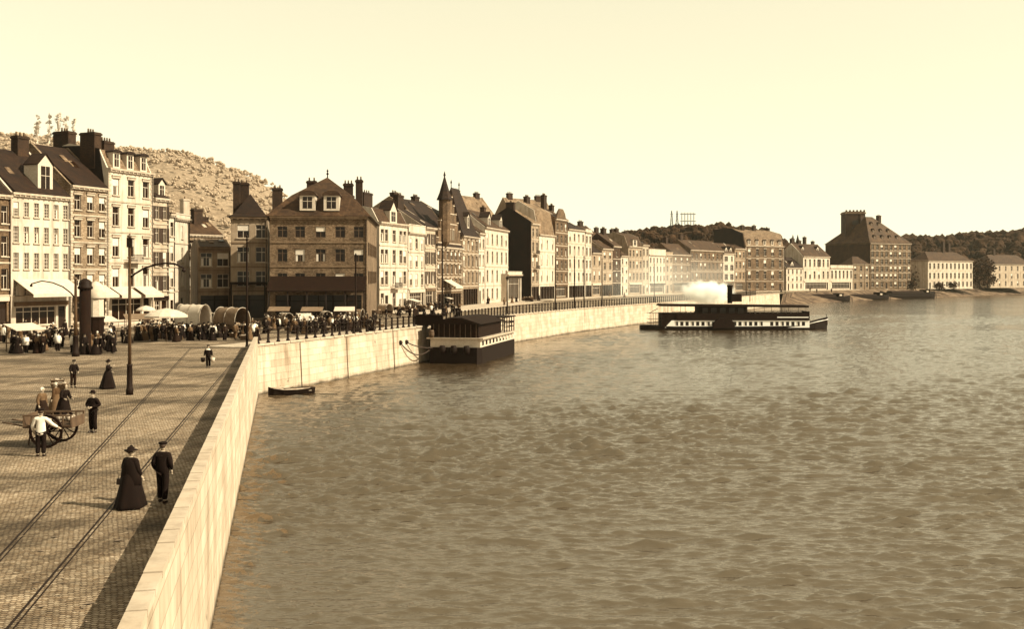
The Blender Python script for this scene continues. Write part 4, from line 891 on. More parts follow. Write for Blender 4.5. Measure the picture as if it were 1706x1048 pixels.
def cart(loc, rz, label, hood=None, L=3.0, W=1.5, r=.68, group=None, load=None, name='cart', hood_h=1.5):
    root = empty(name, loc, rz, label, 'cart', group)
    b = MB().box(-W/2, W/2, -L/2, L/2, r+.1, r+.18)
    for s in (-1, 1):
        b.box(s*W/2-.03, s*W/2+.03, -L/2, L/2, r+.18+.001, r+.62)
        for k in range(6): y = -L/2+.1+k*(L-.2)/5; b.box(s*(W/2+.05)-.025, s*(W/2+.05)+.025, y-.03, y+.03, r, r+.66)
    b.box(-W/2+.03, W/2-.03, L/2-.05, L/2, r+.181, r+.6)
    b.build('bed', M['wood'], root)
    for s in (-1, 1): wheel(root, s*(W/2+.16), 0, r)
    MB().tube([(-W/2-.16, 0, r), (W/2+.16, 0, r)], .04, 6).build('axle', M['iron'], root)
    for s in (-1, 1): MB().tube([(s*.4, -L/2+.1, r+.12), (s*.38, -L/2-1.0, r+.05), (s*.36, -L/2-1.9, r-.25)], [.045, .04, .03], 6).build('shaft', M['wood'], root)
    MB().tube([(0, -L/2-.3, r+.08), (0, -L/2-.3, 0)], .03, 5).build('prop', M['wood'], root)
    if hood:
        n = 10; mb = MB()
        for i in range(9):
            y = -L/2-.1+i*(L+.2)/8
            for k in range(n+1):
                a = math.pi*k/n; sag = (.03 if i % 2 else 0)
                for rr in (0, .035): pass
        prof = [((W/2+.06)*math.cos(math.pi*k/n), r+.6+hood_h*math.sin(math.pi*k/n)**.8) for k in range(n+1)]
        inn = [(x*.955, z-.04) for x, z in prof]; vs = []; fs = []; m = len(prof); ns = 9
        for i in range(ns):
            y = -L/2-.1+i*(L+.2)/(ns-1); sg = .97 if i % 2 else 1
            vs += [(x*sg, y, r+.6+(zz-r-.6)*sg) for x, zz in prof]+[(x*sg, y, r+.6+(zz-r-.6)*sg) for x, zz in inn]
        for i in range(ns-1):
            for k in range(m-1):
                a = i*2*m+k; fs += [(a, a+1, a+1+2*m, a+2*m), (a+m, a+m+2*m, a+m+1+2*m, a+m+1)]
        for i in (0, ns-1):
            for k in range(m-1): a = i*2*m+k; fs += [(a, a+m, a+m+1, a+1)]
        mb.add(vs, fs, True); mb.build('hood', M[hood], root)
        hp = MB()
        for y in (-L/2-.13, 0, L/2+.13): hp.tube([(x*1.01, y, zz+.02) for x, zz in prof], .03, 5)
        hp.build('hoop', M['frame' if hood == 'dcanvas' else 'pwood'], root)
    if load:
        rng = random.Random(label); mb = MB()
        for k in range(14): mb.ball((rng.uniform(-W*.35, W*.35), rng.uniform(-L*.4, L*.4), r+.3+rng.uniform(0, .35)), rng.uniform(.16, .3), 7, 5, 1, 1, .8)
        mb.build('load', M[load], root)
    return root
# handcart in the foreground
hc = P(92, 744); r0 = .62
root = empty('handcart', hc+Vector((-.2, .35, 0)), R(92), 'two wheeled handcart loaded with produce beside the man in the white shirt', 'handcart')
b = MB().box(-.62, .62, -.9, .9, .72, .78)
for s in (-1, 1):
    b.box(s*.62-.025, s*.62+.025, -.9, .9, .78, .84).box(s*.62-.025, s*.62+.025, -.9, .9, 1.16, 1.22)
    for k in range(7): y = -.87+k*.29; b.box(s*.62-.02, s*.62+.02, y-.025, y+.025, .841, 1.159)
b.box(-.59, .59, .86, .9, .781, 1.2).box(-.59, .59, -.9, -.86, .781, 1.1)
b.build('bed', M['wood'], root)
for s in (-1, 1): wheel(root, s*.74, .0, r0, n=12, wd=.06); MB().tube([(s*.5, .9, .78), (s*.42, 1.5, .88), (s*.4, 1.75, .92)], .03, 6).build('handle', M['wood'], root)
MB().tube([(-.74, 0, r0), (.74, 0, r0)], .035, 6).build('axle', M['iron'], root)
MB().tube([(0, .85, .72), (0, .95, 0)], .03, 5).build('prop', M['wood'], root)
rng = random.Random(3); mb = MB()
for k in range(30): mb.ball((rng.uniform(-.5, .5), rng.uniform(-.75, .75), .86+rng.uniform(0, .2)), rng.uniform(.07, .14), 7, 5)
mb.build('load', M['produce'], root)
# covered carts and market furniture
cart(P(322, 562), R(62), 'covered cart under a tall white canvas hood right of the white parasol', 'canvas', 3.2, 1.7, .75, 'covered market carts', None, 'covered_cart', 2.1)
cart(P(386, 561), R(52), 'covered wagon with a brown hood and a white front hoop beside the parapet end', 'dcanvas', 3.4, 1.9, .75, 'covered market carts', 'wicker', 'covered_cart', 1.75)
HOODS = [(352, 549, 20, 'canvas', 'small white hooded cart between the two big covered carts', .8), (476, 547, 35, 'dcanvas', 'brown hooded cart with pale hoops nearest the first quay pole', .75), (506, 545, 110, 'canvas', 'white hooded cart turned sideways behind the railing', .7),
   (543, 545, 20, 'dcanvas', 'brown hooded cart facing the railing before the hall', .8), (592, 540, 75, 'dcanvas', 'brown hooded cart before the right corner of the hall', .8), (642, 529, 40, 'canvas', 'white hooded cart in front of the white house with the gable', .85)]
for px, py, a, hd, lb, s_ in HOODS: cart(P(px, py), R(a), lb, hd, 2.4, 1.6, .6, 'covered market carts', 'wicker' if px % 2 else None, 'covered_cart', 1.3).scale = (s_,)*3
for px, py, a, lb in ((410, 553, 85, 'open cart heaped with baskets beside the brown wagon'), (620, 531, 100, 'open cart with goods at the hall corner'), (668, 524, 60, 'open cart before the white house door'), (700, 521, 70, 'open cart heaped with sacks before the dark shop front'), (880, 504, 80, 'open cart under the tarred gable wall'), (985, 489, 70, 'dark loaded cart on the far quay under the overhead canopy'), (1010, 489, 60, 'dark cart next to the loaded cart on the far quay'), (250, 563, 80, 'open cart in the thick crowd under the parasol')):  # tarred gable wall means the wall with painted-in shade
    cart(P(px, py), R(a), lb, None, 2.8, 1.5, .65, 'open carts', 'wicker')
def parasol(loc, label, r=2.0, h=2.3, rise=.75, mat='canvas'):
    root = empty('parasol', loc, 0, label, 'parasol', 'market parasols')
    MB().tube([(0, 0, 0), (0, 0, h+rise*.9)], .035, 7).build('pole', M['wood'], root)
    mb = MB(); n = 12; vs = [(0, 0, h+rise)]
    for k in range(n):
        a = 2*math.pi*k/n
        for q, zz in ((.5, .72), (.85, .3), (1, 0), (1.0, -.14)): vs.append((r*q*math.cos(a), r*q*math.sin(a), h+rise*zz if zz >= 0 else h+zz))
    fs = []
    for k in range(n):
        j = (k+1) % n; a, b = 1+4*k, 1+4*j; fs.append((0, a, b)); fs += [(a+i, a+i+1, b+i+1, b+i) for i in range(3)]
    mb.add(vs, fs); o = mb.build('canopy', M[mat], root); sd = o.modifiers.new('thick', 'SOLIDIFY'); sd.thickness = .03
    mb = MB()
    for k in range(0, n): a = 2*math.pi*k/n; MB
    return root
parasol(P(277, 570), 'big white market parasol standing in the crowd left of the white covered cart', 2.05, 2.55, .75)
parasol(P(243, 552), 'small white parasol by the shop doors of the left row', 1.1, 2.5, .5)
def stall(loc, rz, label, w=2.6, mat='canvas', h=2.3):
    root = empty('market_stall', loc, rz, label, 'market stall', 'market stalls')
    MB().box(-w/2, w/2, -.6, .6, .72, .8).build('table_top', M['wood'], root)
    for x in (-w/2+.05, w/2-.05):
        for y in (-.55, .55): MB().box(x-.035, x+.035, y-.035, y+.035, 0, .72 if y < 0 else h-.02).build('leg', M['wood'], root)
    MB().add([(-w/2-.1, -1.0, h-.5), (w/2+.1, -1.0, h-.5), (w/2+.1, .8, h), (-w/2-.1, .8, h), (-w/2-.1, -1.0, h-.45), (w/2+.1, -1.0, h-.45), (w/2+.1, .8, h+.05), (-w/2-.1, .8, h+.05)], [(0,3,2,1),(4,5,6,7),(0,1,5,4),(1,2,6,5),(2,3,7,6),(3,0,4,7)]).build('awning', M[mat], root)
    for x in (-w/2, w/2): MB().tube([(x, -.95, h-.49), (x, -.62, .76)], .025, 5).build('awning_strut', M['wood'], root)
    rng = random.Random(label); mb = MB()
    for k in range(22): mb.ball((rng.uniform(-w*.45, w*.45), rng.uniform(-.5, .5), .86), rng.uniform(.08, .15), 6, 4)
    mb.build('goods', M['produce'], root)
for px, py, a, m_, lb in ((40, 585, 60, 'canvas', 'white canvas stall near the shop awnings at the left edge'), (170, 566, 50, 'canvas', 'white topped stall left of the tram pole'), (230, 560, 30, 'dcanvas', 'brown topped stall right of the tram pole'), (465, 541, 5, 'dcanvas', 'brown topped stall against the hall front, leftmost'), (520, 541.5, 5, 'dcanvas', 'brown topped stall against the hall front, middle'), (575, 541, 5, 'canvas', 'white topped stall against the hall front, rightmost'), (690, 519.5, 75, 'canvas', 'white topped stall before the low dark shop front'), (745, 513, 80, 'canvas', 'white topped stall before the neo gothic house')):
    stall(P(px, py), R(a), lb, 2.6, m_)
def basket_mesh(r=.35, h=.4):
    mb = MB(); mb.lathe([(r*.7, 0), (r, h), (r*1.06, h), (r*1.06, h+.04), (r*.94, h+.04), (r*.66, .04)], 12); return mb.mesh('basket', M['wicker'])
BK = basket_mesh(); GD = MB()
for k in range(9): GD.ball((.17*math.cos(k*2.4)*(k % 3)*.6, .17*math.sin(k*2.4)*(k % 3)*.6, .38+.03*(k % 2)), .1, 6, 4)
GD = GD.mesh('goods', M['produce'])
rng = random.Random(5)
for k in range(34):
    if k < 8: p = P(rng.uniform(95, 150), rng.uniform(640, 668)); wh = 'standing on the cobbles by the stooping man'
    elif k < 20: p = P(rng.uniform(240, 420), rng.uniform(556, 570)); wh = 'standing along the front of the market crowd'
    else: p = P(rng.uniform(440, 640), rng.uniform(546, 553) if k % 2 else rng.uniform(538, 545)); wh = 'standing behind the quay railing'
    if p.y < 110 and p.x > -24: continue
    o = empty('basket', p, rng.uniform(0, 6), 'round wicker basket of produce '+wh, 'basket', 'produce baskets '+wh); inst(BK, 'wickerwork', o); inst(GD, 'goods', o)
    o.scale = (1.1,)*3
# the crowd
CG = 'market crowd'
crowd(46, 20, 190, 573, 592, 'in the crowd left of the tram pole', CG+' left of the tram pole', seed=1)
crowd(26, -40, 215, 556, 573, 'near the left shop awnings', CG+' near the shop awnings', seed=2)
crowd(42, 228, 305, 557, 570, 'packed round the white parasol', CG+' round the parasol', seed=3)
crowd(52, 300, 432, 550, 568, 'between the covered carts', CG+' between the covered carts', seed=4)
crowd(105, 436, 625, 541, 557, 'among the hooded carts behind the railing', CG+' behind the railing', seed=5)
crowd(44, 625, 770, 512, 530, 'before the white houses right of the hall', CG+' right of the hall', seed=6)
crowd(14, 790, 900, 500, 511, 'on the pavement by the shaded gable', 'walkers by the shaded gable', seed=7)
crowd(12, 900, 1100, 489, 496, 'on the far quay behind the railing', 'walkers on the far quay', seed=8)
crowd(6, 1220, 1500, 484, 488, 'on the riverbank beyond the steamer', 'walkers on the far bank', seed=9)
# poles
def pole(loc, h, r, label, arm=None, base=True, cat='pole', name='tram_pole', group='iron poles along the street'):
    root = empty(name, loc, 0, label, cat, group)
    prof = [(r*2, 0), (r*2, .3), (r*1.6, .4), (r*1.4, 1.6), (r*1.7, 1.65), (r*1.05, 1.5)] if base else [(r*1.4, 0), (r*1.4, .2)]
    MB().lathe([p for p in prof], 10).build('base', M['iron'], root)
    MB().lathe([(r, prof[-1][1]-.05), (r*.8, h*.6), (r*.85, h*.6+.05), (r*.62, h), (r*1.1, h+.05), (r*.2, h+.22)], 10).build('shaft', M['pole' if base and r > .09 else 'iron'], root)
    if arm:
        o = MB().tube([(x, 0, z) for x, z in arm], [.055]*len(arm), 6).build('bracket_arm', M['iron'], root)
        x, z = arm[-1]; MB().lathe([(.02, .12), (.1, .05), (.12, -.06), (.05, -.12)], 8, (0, 0)).build('insulator', M['iron'], o, (x, 0, z-.12))
    return root
M['pole'] = plain('painted_iron', .09, .4, 0, .2, 3)
tp_ = P(216, 658); sc_ = tp_.y/F
def armpts(pts, bx, by): return [((x-bx)*sc_, (by-y)*sc_) for x, y in pts]
root = pole(tp_, (658-396)*sc_, .1, 'tall tram pole with a long curved bracket arm standing in the cobbled street', armpts([(216, 463), (225, 456), (240, 447), (258, 441), (275, 438.5), (292, 440), (306, 446)], 216, 658), name='tram_pole', cat='tram pole')
MB().box(-.13, .13, -.1, .1, (658-412)*sc_, (658-396)*sc_).build('junction_box', M['iron'], root)
p2 = P(126, 594); sc_ = p2.y/F
root = pole(p2, (594-466)*sc_, .15, 'shorter pole with an arched arm over the shop awnings at the left', armpts([(126, 498), (118, 488), (105, 478), (88, 471), (70, 468), (52, 473)], 126, 594), name='tram_pole', cat='tram pole')
M['litter'] = plain('straw_litter', .16, .9, 0, .9, 1.5)
# dark round kiosk and the domed one
kl = P(142, 590)
root = empty('advertising_column', kl, 0, 'dark round advertising column in the crowd left of the tram pole', 'advertising column')
s_ = kl.y/F
MB().lathe([(.6, 0), (.6, .3), (.45, .4), (.45, 5.3)], 14).build('drum', M['dwood'], root); MB().lathe([(.46, 5.301), (.58, 5.35), (.6, 5.5), (.5, 5.6), (.5, 5.85), (.4, 6.05), (.12, 6.2)], 14).build('dome', M['iron'], root)
kl = P(160, 580)
root = empty('kiosk', kl, 0, 'small kiosk with a pale domed roof right of the dark column', 'kiosk')
MB().lathe([(.72, 0), (.72, 2.6), (.8, 2.62), (.8, 2.8)], 8, (0, 0), False).build('wall', M['dwood'], root); MB().lathe([(.78, 4.4), (.82, 4.5), (.8, 5.0), (.62, 5.5), (.3, 5.85), (.04, 5.95)], 16).build('dome', M['canvas'], root)
MB().lathe([(.7, 2.801), (.68, 4.4)], 8, (0, 0), False).build('upper_wall', M['frame'], root)
quay_poles = [(441, .6, 395, 'thin tall pole at the start of the quay railing'), (578, 21, 425, 'thin tall pole behind the railing before the hall'), (737, None, 392, 'tall thin pole in front of the neo gothic house'), (845, None, 468, 'short lamp post near the low shop pavilion'), (925, None, 430, 'pole on the far quay before the tall brick house'), (957, None, 428, 'left pole of the pair before the white four storey house'), (973, None, 428, 'right pole of the pair before the white four storey house'), (1003, None, 432, 'pole on the far quay before the low pale house'), (1090, None, 440, 'pole on the far quay near the flat topped house'), (1243, None, 418, 'pole at the left corner of the mansard block'), (1308, None, 418, 'pole at the right corner of the mansard block'), (1440, None, 440, 'pole on the bank before the towered mansion'), (1497, None, 452, 'pole near the riverbank right of the towered mansion')]
wallpts = left_of(QTo, 1.4)
for px, s, top, lb in quay_poles:
    if s: p, _ = along(wallpts, s); 
    else:
        p = hit(left_of(QTo+[FT[k] for k in range(2, len(FT))], 4), px)
    hgt = zat(top, p.y); lamp = px == 845
    root = pole((p.x, p.y, 0), hgt, .11 if px < 700 else .13, lb, None, False, 'lamp post' if lamp else 'pole', 'lamp_post' if lamp else 'iron_pole', 'tall poles along the quay')
    if lamp: MB().lathe([(.12, hgt+.1), (.25, hgt+.5), (.28, hgt+.55), (.05, hgt+.8)], 6, (0, 0), False).build('lantern', M['glass'], root)
# potted trees in tubs / dark bushes by the quay shops

rng = random.Random(8); mb = MB()
for k in range(900):
    d = 17+75*rng.random()**1.5; x0 = -.24*d-3.3; x = x0-rng.random()**1.3*(6+d*.25); L = rng.uniform(.04, .16); a = rng.uniform(0, 3.14); wd = rng.uniform(.008, .03)
    if k % 9 == 0: L, wd = rng.uniform(.05, .13), rng.uniform(.05, .1)
    u = Vector((math.cos(a)*L, math.sin(a)*L, 0)); v = Vector((-math.sin(a)*wd, math.cos(a)*wd, 0)); c = Vector((x, d, .012+.01*rng.random()))
    mb.add([c-u, c-v+Vector((0, 0, .012)), c+u, c+v+Vector((0, 0, .01))], [(0, 1, 2, 3)])
mb.keep = True; o = mb.build('straw_litter', M['litter']); tag(o, 'straw and dung litter scattered over the cobbled street', 'litter', None, 'stuff')
# ------------------------------------------------------------------ boats
def hull(mb, st, z0):                         # stations (x, half beam, sheer z): closed hull from z0 to the sheer
    n = len(st); vs = []
    for x, b, zs in st:
        vs += [(x, -b, zs), (x, -b*.96, (zs+z0)/2), (x, -b*.75, z0), (x, b*.75, z0), (x, b*.96, (zs+z0)/2), (x, b, zs)]
    fs = [(6*i+k, 6*i+(k+1) % 6, 6*i+6+(k+1) % 6, 6*i+6+k) for i in range(n-1) for k in range(6)]
    fs += [tuple(range(6))[::-1], tuple(6*(n-1)+k for k in range(6))]
    return mb.add(vs, fs)
DB = WW*F/90; K = DB/F
sx = lambda px: (px-1068)*K
sz = lambda py: (550-py)*K
st = empty('steamer', at(1068, DB+2.75, WL), 0, 'long dark passenger steamer with a white window band and a canopy crossing the river', 'steamer')
hb_ = 2.75
MHull = hull(MB(), [(sx(1066), .9, sz(543)), (sx(1074), 1.9, sz(542.5)), (sx(1090), 2.5, sz(543)), (sx(1120), hb_, sz(544)), (sx(1250), hb_, sz(544)), (sx(1335), 2.6, sz(543)), (sx(1358), 1.8, sz(540)), (sx(1374), .7, sz(537)), (sx(1382), .08, sz(535))], -.6)
MHull.build('hull', M['dark'], st)
mb = MB(); hull(mb, [(sx(1340), 2.45, sz(541)), (sx(1360), 1.6, sz(536)), (sx(1376), .6, sz(531)), (sx(1383), .06, sz(529))], sz(543)); mb.build('foredeck', M['dwood'], st)
MB().tube([(sx(1345), -2.3, sz(540)), (sx(1362), -1.5, sz(536.5)), (sx(1378), -.4, sz(534)), (sx(1383.5), 0, sz(533))], .07, 5).build('rubbing_strake', M['boat_white'], st)
x0, x1, za, zb = sx(1117), sx(1346), sz(546), sz(534)
nw = 25; ws = []
mb = MB(); xs = [x0]
for k in range(nw):
    a = x0+.55+(x1-x0-1.0)*k/nw
    if k == 10 or k == 17: continue
    ws.append((a, a+.62))
cells = sorted({x0, x1}|{q for ab in ws for q in ab})
for i in range(len(cells)-1):
    a, b = cells[i], cells[i+1]; iswin = any(p <= (a+b)/2 <= q for p, q in ws)
    for c, d in (((za, za+.35), (zb-.25, zb)) if iswin else ((za, zb),)):
        mb.quad((a, -2.6, c), (b, -2.6, c), (b, -2.6, d), (a, -2.6, d))
mb.quad((x1, -2.6, za), (x1, 2.6, za), (x1, 2.6, zb), (x1, -2.6, zb)); mb.quad((x0-1.4, -2.6, za), (x0, -2.6, za), (x0, -2.6, zb), (x0-.1, -2.6, zb)); mb.quad((x1, 2.6, za), (x0, 2.6, za), (x0, 2.6, zb), (x1, 2.6, zb))
mb.quad((x0, -2.6, zb), (x1, -2.6, zb), (x1, 2.6, zb), (x0, 2.6, zb))
mb.keep = True; mb.build('saloon_side', M['boat_white'], st)
wm = MB().box(0, .62, -.02, .02, za+.33, zb-.23).mesh('window', M['glass']); cu = MB().box(.05, .25, -.035, -.021, za+.34, zb-.24).mesh('curtain', M['blind'])
for i, (a, b) in enumerate(ws):
    o = inst(wm, 'window', st, (a, -2.5, 0))
    if i % 3 == 0: inst(cu, 'curtain', o)
# upper deck: dark bulwark, seats, deck house
y_ = 2.72
MB().box(sx(1100), sx(1124), -2.5, 2.5, sz(547), sz(522)).build('aft_deckhouse', M['dwood'], st)
MB().box(sx(1124), sx(1346), -y_, -y_+.06, sz(534)+.003, sz(522)).box(sx(1124), sx(1346), y_-.06, y_, sz(534)+.003, sz(522)).box(sx(1346)-.06, sx(1346), -y_+.062, y_-.062, sz(534)+.003, sz(519)).build('bulwark', M['dwood'], st)
MB().tube([(sx(1124), -y_, sz(521)), (sx(1346), -y_, sz(519))], .05, 5).tube([(sx(1124), y_, sz(521)), (sx(1346), y_, sz(519))], .05, 5).build('rail', M['iron'], st)
MB().box(sx(1292), sx(1344), -y_-.04, -y_-.003, sz(529.5), sz(528)).build('name_board', M['boat_white'], st)
MB().box(sx(1162), sx(1243), -2.2, 2.2, sz(535)+.01, sz(508)).build('deckhouse', M['dwood'], st)
dh = MB()
for k in range(5): dh.box(sx(1168+k*15), sx(1177+k*15), -2.24, -2.203, sz(524), sz(513))
dh.build('deckhouse_window', M['glass'], st)
MB().prism_y([(sx(1184), sz(547)), (sx(1220), sz(547))]+[(sx(1202)+math.cos(a)*sx(18+1068), sz(543)+math.sin(a)*1.6) for a in [math.pi*k/10 for k in range(11)]], -3.6, -2.76).build('paddle_box', M['dwood'], st)
cn = MB(); n = 7; prof = [(y, sz(508.5)+.35*(1-(y/3.0)**2)) for y in [(-3.0+6.0*k/n) for k in range(n+1)]]
full = prof+[(y, z-.12) for y, z in prof[::-1]]
a0, a1 = sx(1097), sx(1344)
nn = len(full); vs = [(x, y, z+dz) for x, dz in ((a0, -.1), (a1, -.35)) for y, z in full]
cn.add(vs, [tuple(range(nn))[::-1], tuple(range(nn, 2*nn))]+[(i, (i+1) % nn, nn+(i+1) % nn, nn+i) for i in range(nn)])
cn.add([(a0-.4, -3.05, sz(510)), (a1, -3.05, sz(512)), (a1, -3.02, sz(512)), (a0-.4, -3.02, sz(510)), (a0-.4, -3.05, sz(507)), (a1, -3.05, sz(509)), (a1, -3.02, sz(509)), (a0-.4, -3.02, sz(507))], [(0,3,2,1),(4,5,6,7),(0,1,5,4),(1,2,6,5),(2,3,7,6),(3,0,4,7)])
cn.build('canopy', M['dcanvas' if 0 else 'dwood'], st)
pm = MB().tube([(0, 0, sz(534)), (0, 0, sz(509))], .045, 5).mesh('canopy_post', M['iron'])
for k in range(9):
    for y in (-2.65, 2.65): inst(pm, 'canopy_post', st, (sx(1110)+k*(sx(1340)-sx(1110))/8, y, 0))
mb = MB()
for k in range(7):
    x = sx(1081)+k*(sx(1098)-sx(1081))/6
    mb.tube([(x, -2.2, sz(544)), (x, -2.2, sz(522))], .04, 4)
for zz in (522, 532, 538): mb.tube([(sx(1080), -2.2, sz(zz)), (sx(1100), -2.2, sz(zz-.5))], .05, 4).tube([(sx(1080), -2.2, sz(zz)), (sx(1080), 2.2, sz(zz))], .05, 4)
mb.build('stern_rail', M['iron'], st)
MB().tube([(sx(1081), -1, sz(522)), (sx(1095), -1, sz(514.5))], .06, 5).build('tiller', M['iron'], st)
MB().tube([(sx(1381), 0, sz(532)), (sx(1381), 0, sz(524))], .06, 5).build('bow_post', M['iron'], st)
MB().lathe([(.5, sz(506)), (.5, sz(478)), (.6, sz(477)), (.6, sz(475)), (.45, sz(475))], 14, (sx(1218), 0)).build('funnel', M['dark'], st)
MB().box(sx(1219), sx(1236), -1.2, 1.2, sz(503), sz(490)).build('wheelhouse', M['dwood'], st)
MB().tube([(sx(1252), 0, sz(503)), (sx(1252), 0, sz(470))], .07, 5).build('mast', M['iron'], st)
dz_ = sz(534)
for i, px in enumerate((1130, 1137, 1143, 1149, 1156, 1250, 1257, 1266, 1272, 1280, 1288, 1297, 1309, 1318, 1330)):
    me, what = CR[(i*3) % 7]; p = at(1068, DB+2.75, WL)+Vector((sx(px), -1.9-(i % 3)*.15, dz_-.55 if i % 2 else dz_-.2))
    o = inst(me, 'person', None, at(1068, DB+2.75, WL)+Vector((sx(px), -1.9+(i % 3)*.5, dz_+.005)), (0, 0, R(-30+i*23)), .92 if i % 2 else .98); tag(o, what+' aboard the passenger steamer', 'person', 'passengers on the steamer')
# steam
t = NT('steam'); v = t.n('VolumePrincipled'); v.inputs['Color'].default_value = (1, .99, .95, 1); v.inputs['Anisotropy'].default_value = 0.0
tc = t.obj(); nz = t.noise(tc, .55, 5, .6); ln = t.n('VectorMath', operation='LENGTH'); t.l(t.scale(tc, 1/4.6, 1/3.0, 1/2.3), ln.inputs[0])
e = t.math('SUBTRACT', 1.15, ln.outputs['Value']); e = t.math('ADD', e, t.math('MULTIPLY', t.math('SUBTRACT', nz, .5), 1.7)); e = t.math('MULTIPLY', t.math('MAXIMUM', e, 0), 1.8)
t.l(t.math('MINIMUM', e, .9), v.inputs['Density']); t.l(v.outputs[0], t.o.inputs['Volume']); M['steam'] = t.m
mb = MB().ball((0, 0, 0), 1, 20, 12, 6.0, 4.0, 3.3); sm = mb.build('steam_cloud', M['steam'], None, at(1178, DB+9, zat(488, DB+9))); tag(sm, 'thick white cloud of steam blowing back from the steamer funnel', 'steam', None, 'stuff')
t = NT('smoke'); v = t.n('VolumePrincipled'); v.inputs['Color'].default_value = (1, .99, .95, 1); tc = t.obj(); nz = t.noise(tc, .12, 4, .6); ln = t.n('VectorMath', operation='LENGTH'); t.l(t.scale(tc, 1/20, 1/10, 1/9), ln.inputs[0])
e = t.math('ADD', t.math('SUBTRACT', .95, ln.outputs['Value']), t.math('MULTIPLY', t.math('SUBTRACT', nz, .5), 1.1)); t.l(t.math('MULTIPLY', t.math('MAXIMUM', e, 0), .035), v.inputs['Density']); t.l(v.outputs[0], t.o.inputs['Volume'])
sm = MB().ball((0, 0, 0), 1, 18, 10, 22, 11, 10).build('smoke', t.m, None, at(1108, DB+40, zat(472, DB+40))); tag(sm, 'thin pale smoke drifting along the quay left of the steam cloud', 'smoke', None, 'stuff')
# ------------------------------------------------------------------ barge moored at the quay
A = P(801, 607, WL); dirv = Vector((math.sin(R(13)), math.cos(R(13)), 0)); az = math.atan2(dirv.y, dirv.x)
bg_ = empty('moored_barge', A, az, 'dark roofed wooden wash barge moored against the quay wall with an open latticed end', 'barge')
M4_ = Matrix.Translation(A) @ Matrix.Rotation(az, 4, 'Z'); L, W = 19.0, 6.6                                                    # local x runs along the quay away from the camera, local y toward the wall
mb = MB(); pl = [(-.3, .4), (.6, -.05), (L-1.2, -.05), (L, .9), (L, W-.9), (L-1.2, W), (.6, W), (-.3, W-.4)]
vs = [(x, y, -.6) for x, y in pl]+[(x, y, 1.95) for x, y in pl]; n = len(pl)
mb.add(vs, [tuple(range(n))[::-1], tuple(range(n, 2*n))]+[(i, (i+1) % n, n+(i+1) % n, n+i) for i in range(n)]).build('hull', M['dark'], bg_)
z0, z1 = 1.953, 2.95
mb = MB(); mb.quad((0.1, .1, z0), (.1, W-.3, z0), (.1, W-.3, z1), (.1, .1, z1))
xs = [1.0+k*1.75 for k in range(10)]; prev = .1
for x in xs:
    mb.quad((prev, .1, z0), (x, .1, z0), (x, .1, z1), (prev, .1, z1)); mb.quad((x, .1, z0), (x+.85, .1, z0), (x+.85, .1, z0+.2), (x, .1, z0+.2)); mb.quad((x, .1, z1-.25), (x+.85, .1, z1-.25), (x+.85, .1, z1), (x, .1, z1)); prev = x+.85
mb.quad((prev, .1, z0), (L-1, .1, z0), (L-1, .1, z1), (prev, .1, z1)); mb.quad((.1, W-.3, z0), (L-1, W-.3, z0), (L-1, W-.3, z1), (.1, W-.3, z1)); mb.keep = True
mb.build('washboard', M['frame'], bg_)
wm = MB().box(0, .85, 0, .04, z0+.18, z1-.22).mesh('window', M['glass'])
for x in xs: inst(wm, 'window', bg_, (x, .22, 0))
MB().box(-.25, L-.6, -.35, W+.1, z1+.003, z1+.16).build('deck', M['pwood'], bg_)
zt = zat(535, 124)-WL
MB().box(.25, L*.62, .35, W-.3, z1+.163, zt-.3).build('cabin', M['dwood'], bg_)
mb = MB()
for k in range(9): mb.box(.18, .247, .6+k*(W-1.3)/8, .66+k*(W-1.3)/8, z1+.17, zt-.32)
mb.build('cabin_battens', M['wood'], bg_)
MB().prism_x([(-.1, zt-.3), (W+.1, zt-.3), (W*.6, zt+.45), (W*.35, zt+.45)], -.1, L*.64).build('cabin_roof', M['dwood'], bg_)
MB().prism_x([(-.1, zt-.05), (W+.1, zt-.05), (W+.1, zt+.1), (-.1, zt+.1)], L*.64+.003, L-.6).build('shed_roof', M['dwood'], bg_)
mb = MB(); pm = MB().box(-.06, .06, -.06, .06, z1+.163, zt-.05).mesh('post', M['dwood'])
for k in range(5):
    for y in (.1, W-.1): inst(pm, 'post', bg_, (L*.66+k*(L*.34-.9)/4, y, 0))
for k in range(1, 4): inst(pm, 'post', bg_, (L-.8, .1+k*(W-.2)/4, 0))
for zz in (z1+.75, z1+1.25, zt-.7): mb.box(L*.66, L-.8, .06, .1, zz, zz+.1).box(L*.66, L-.8, W-.1, W-.06, zz, zz+.1).box(L-.82, L-.78, .101, W-.101, zz, zz+.1)
mb.build('lattice', M['dwood'], bg_)
MB().lathe([(.2, z1+.17), (.24, z1+.6), (.1, z1+.62), (.08, z1+1.5)], 8, (L*.68, 1.0)).build('pump', M['iron'], bg_)
for k, y in enumerate((1.6, 3.2, 4.6)): MB().lathe([(.28, 1.2), (.42, 1.5), (.42, 1.9), (.28, 2.2)], 10).xf(Matrix.Translation((-.55, y, 0))).build('fender', M['dark'], bg_)
for i, (x, y, lb) in enumerate(((-.02, .3, 'dark barrel at the left front corner of the wash barge deck'), (L-1.6, 5.2, 'dark barrel under the open latticed end of the wash barge'), (L-3.4, 3.4, 'barrel in the middle of the latticed shed on the wash barge'))):
    p_ = M4_ @ Vector((x, y if i else W-.5, z1+.163)); o = empty('barrel', p_, 0, lb, 'barrel'); MB().lathe([(.26, 0), (.33, .25), (.34, .45), (.33, .65), (.26, .9)], 12).build('staves', M['wood'], o); MB().lathe([(.325, .2), (.335, .25)], 12).lathe([(.335, .65), (.325, .7)], 12).build('hoops', M['iron'], o)
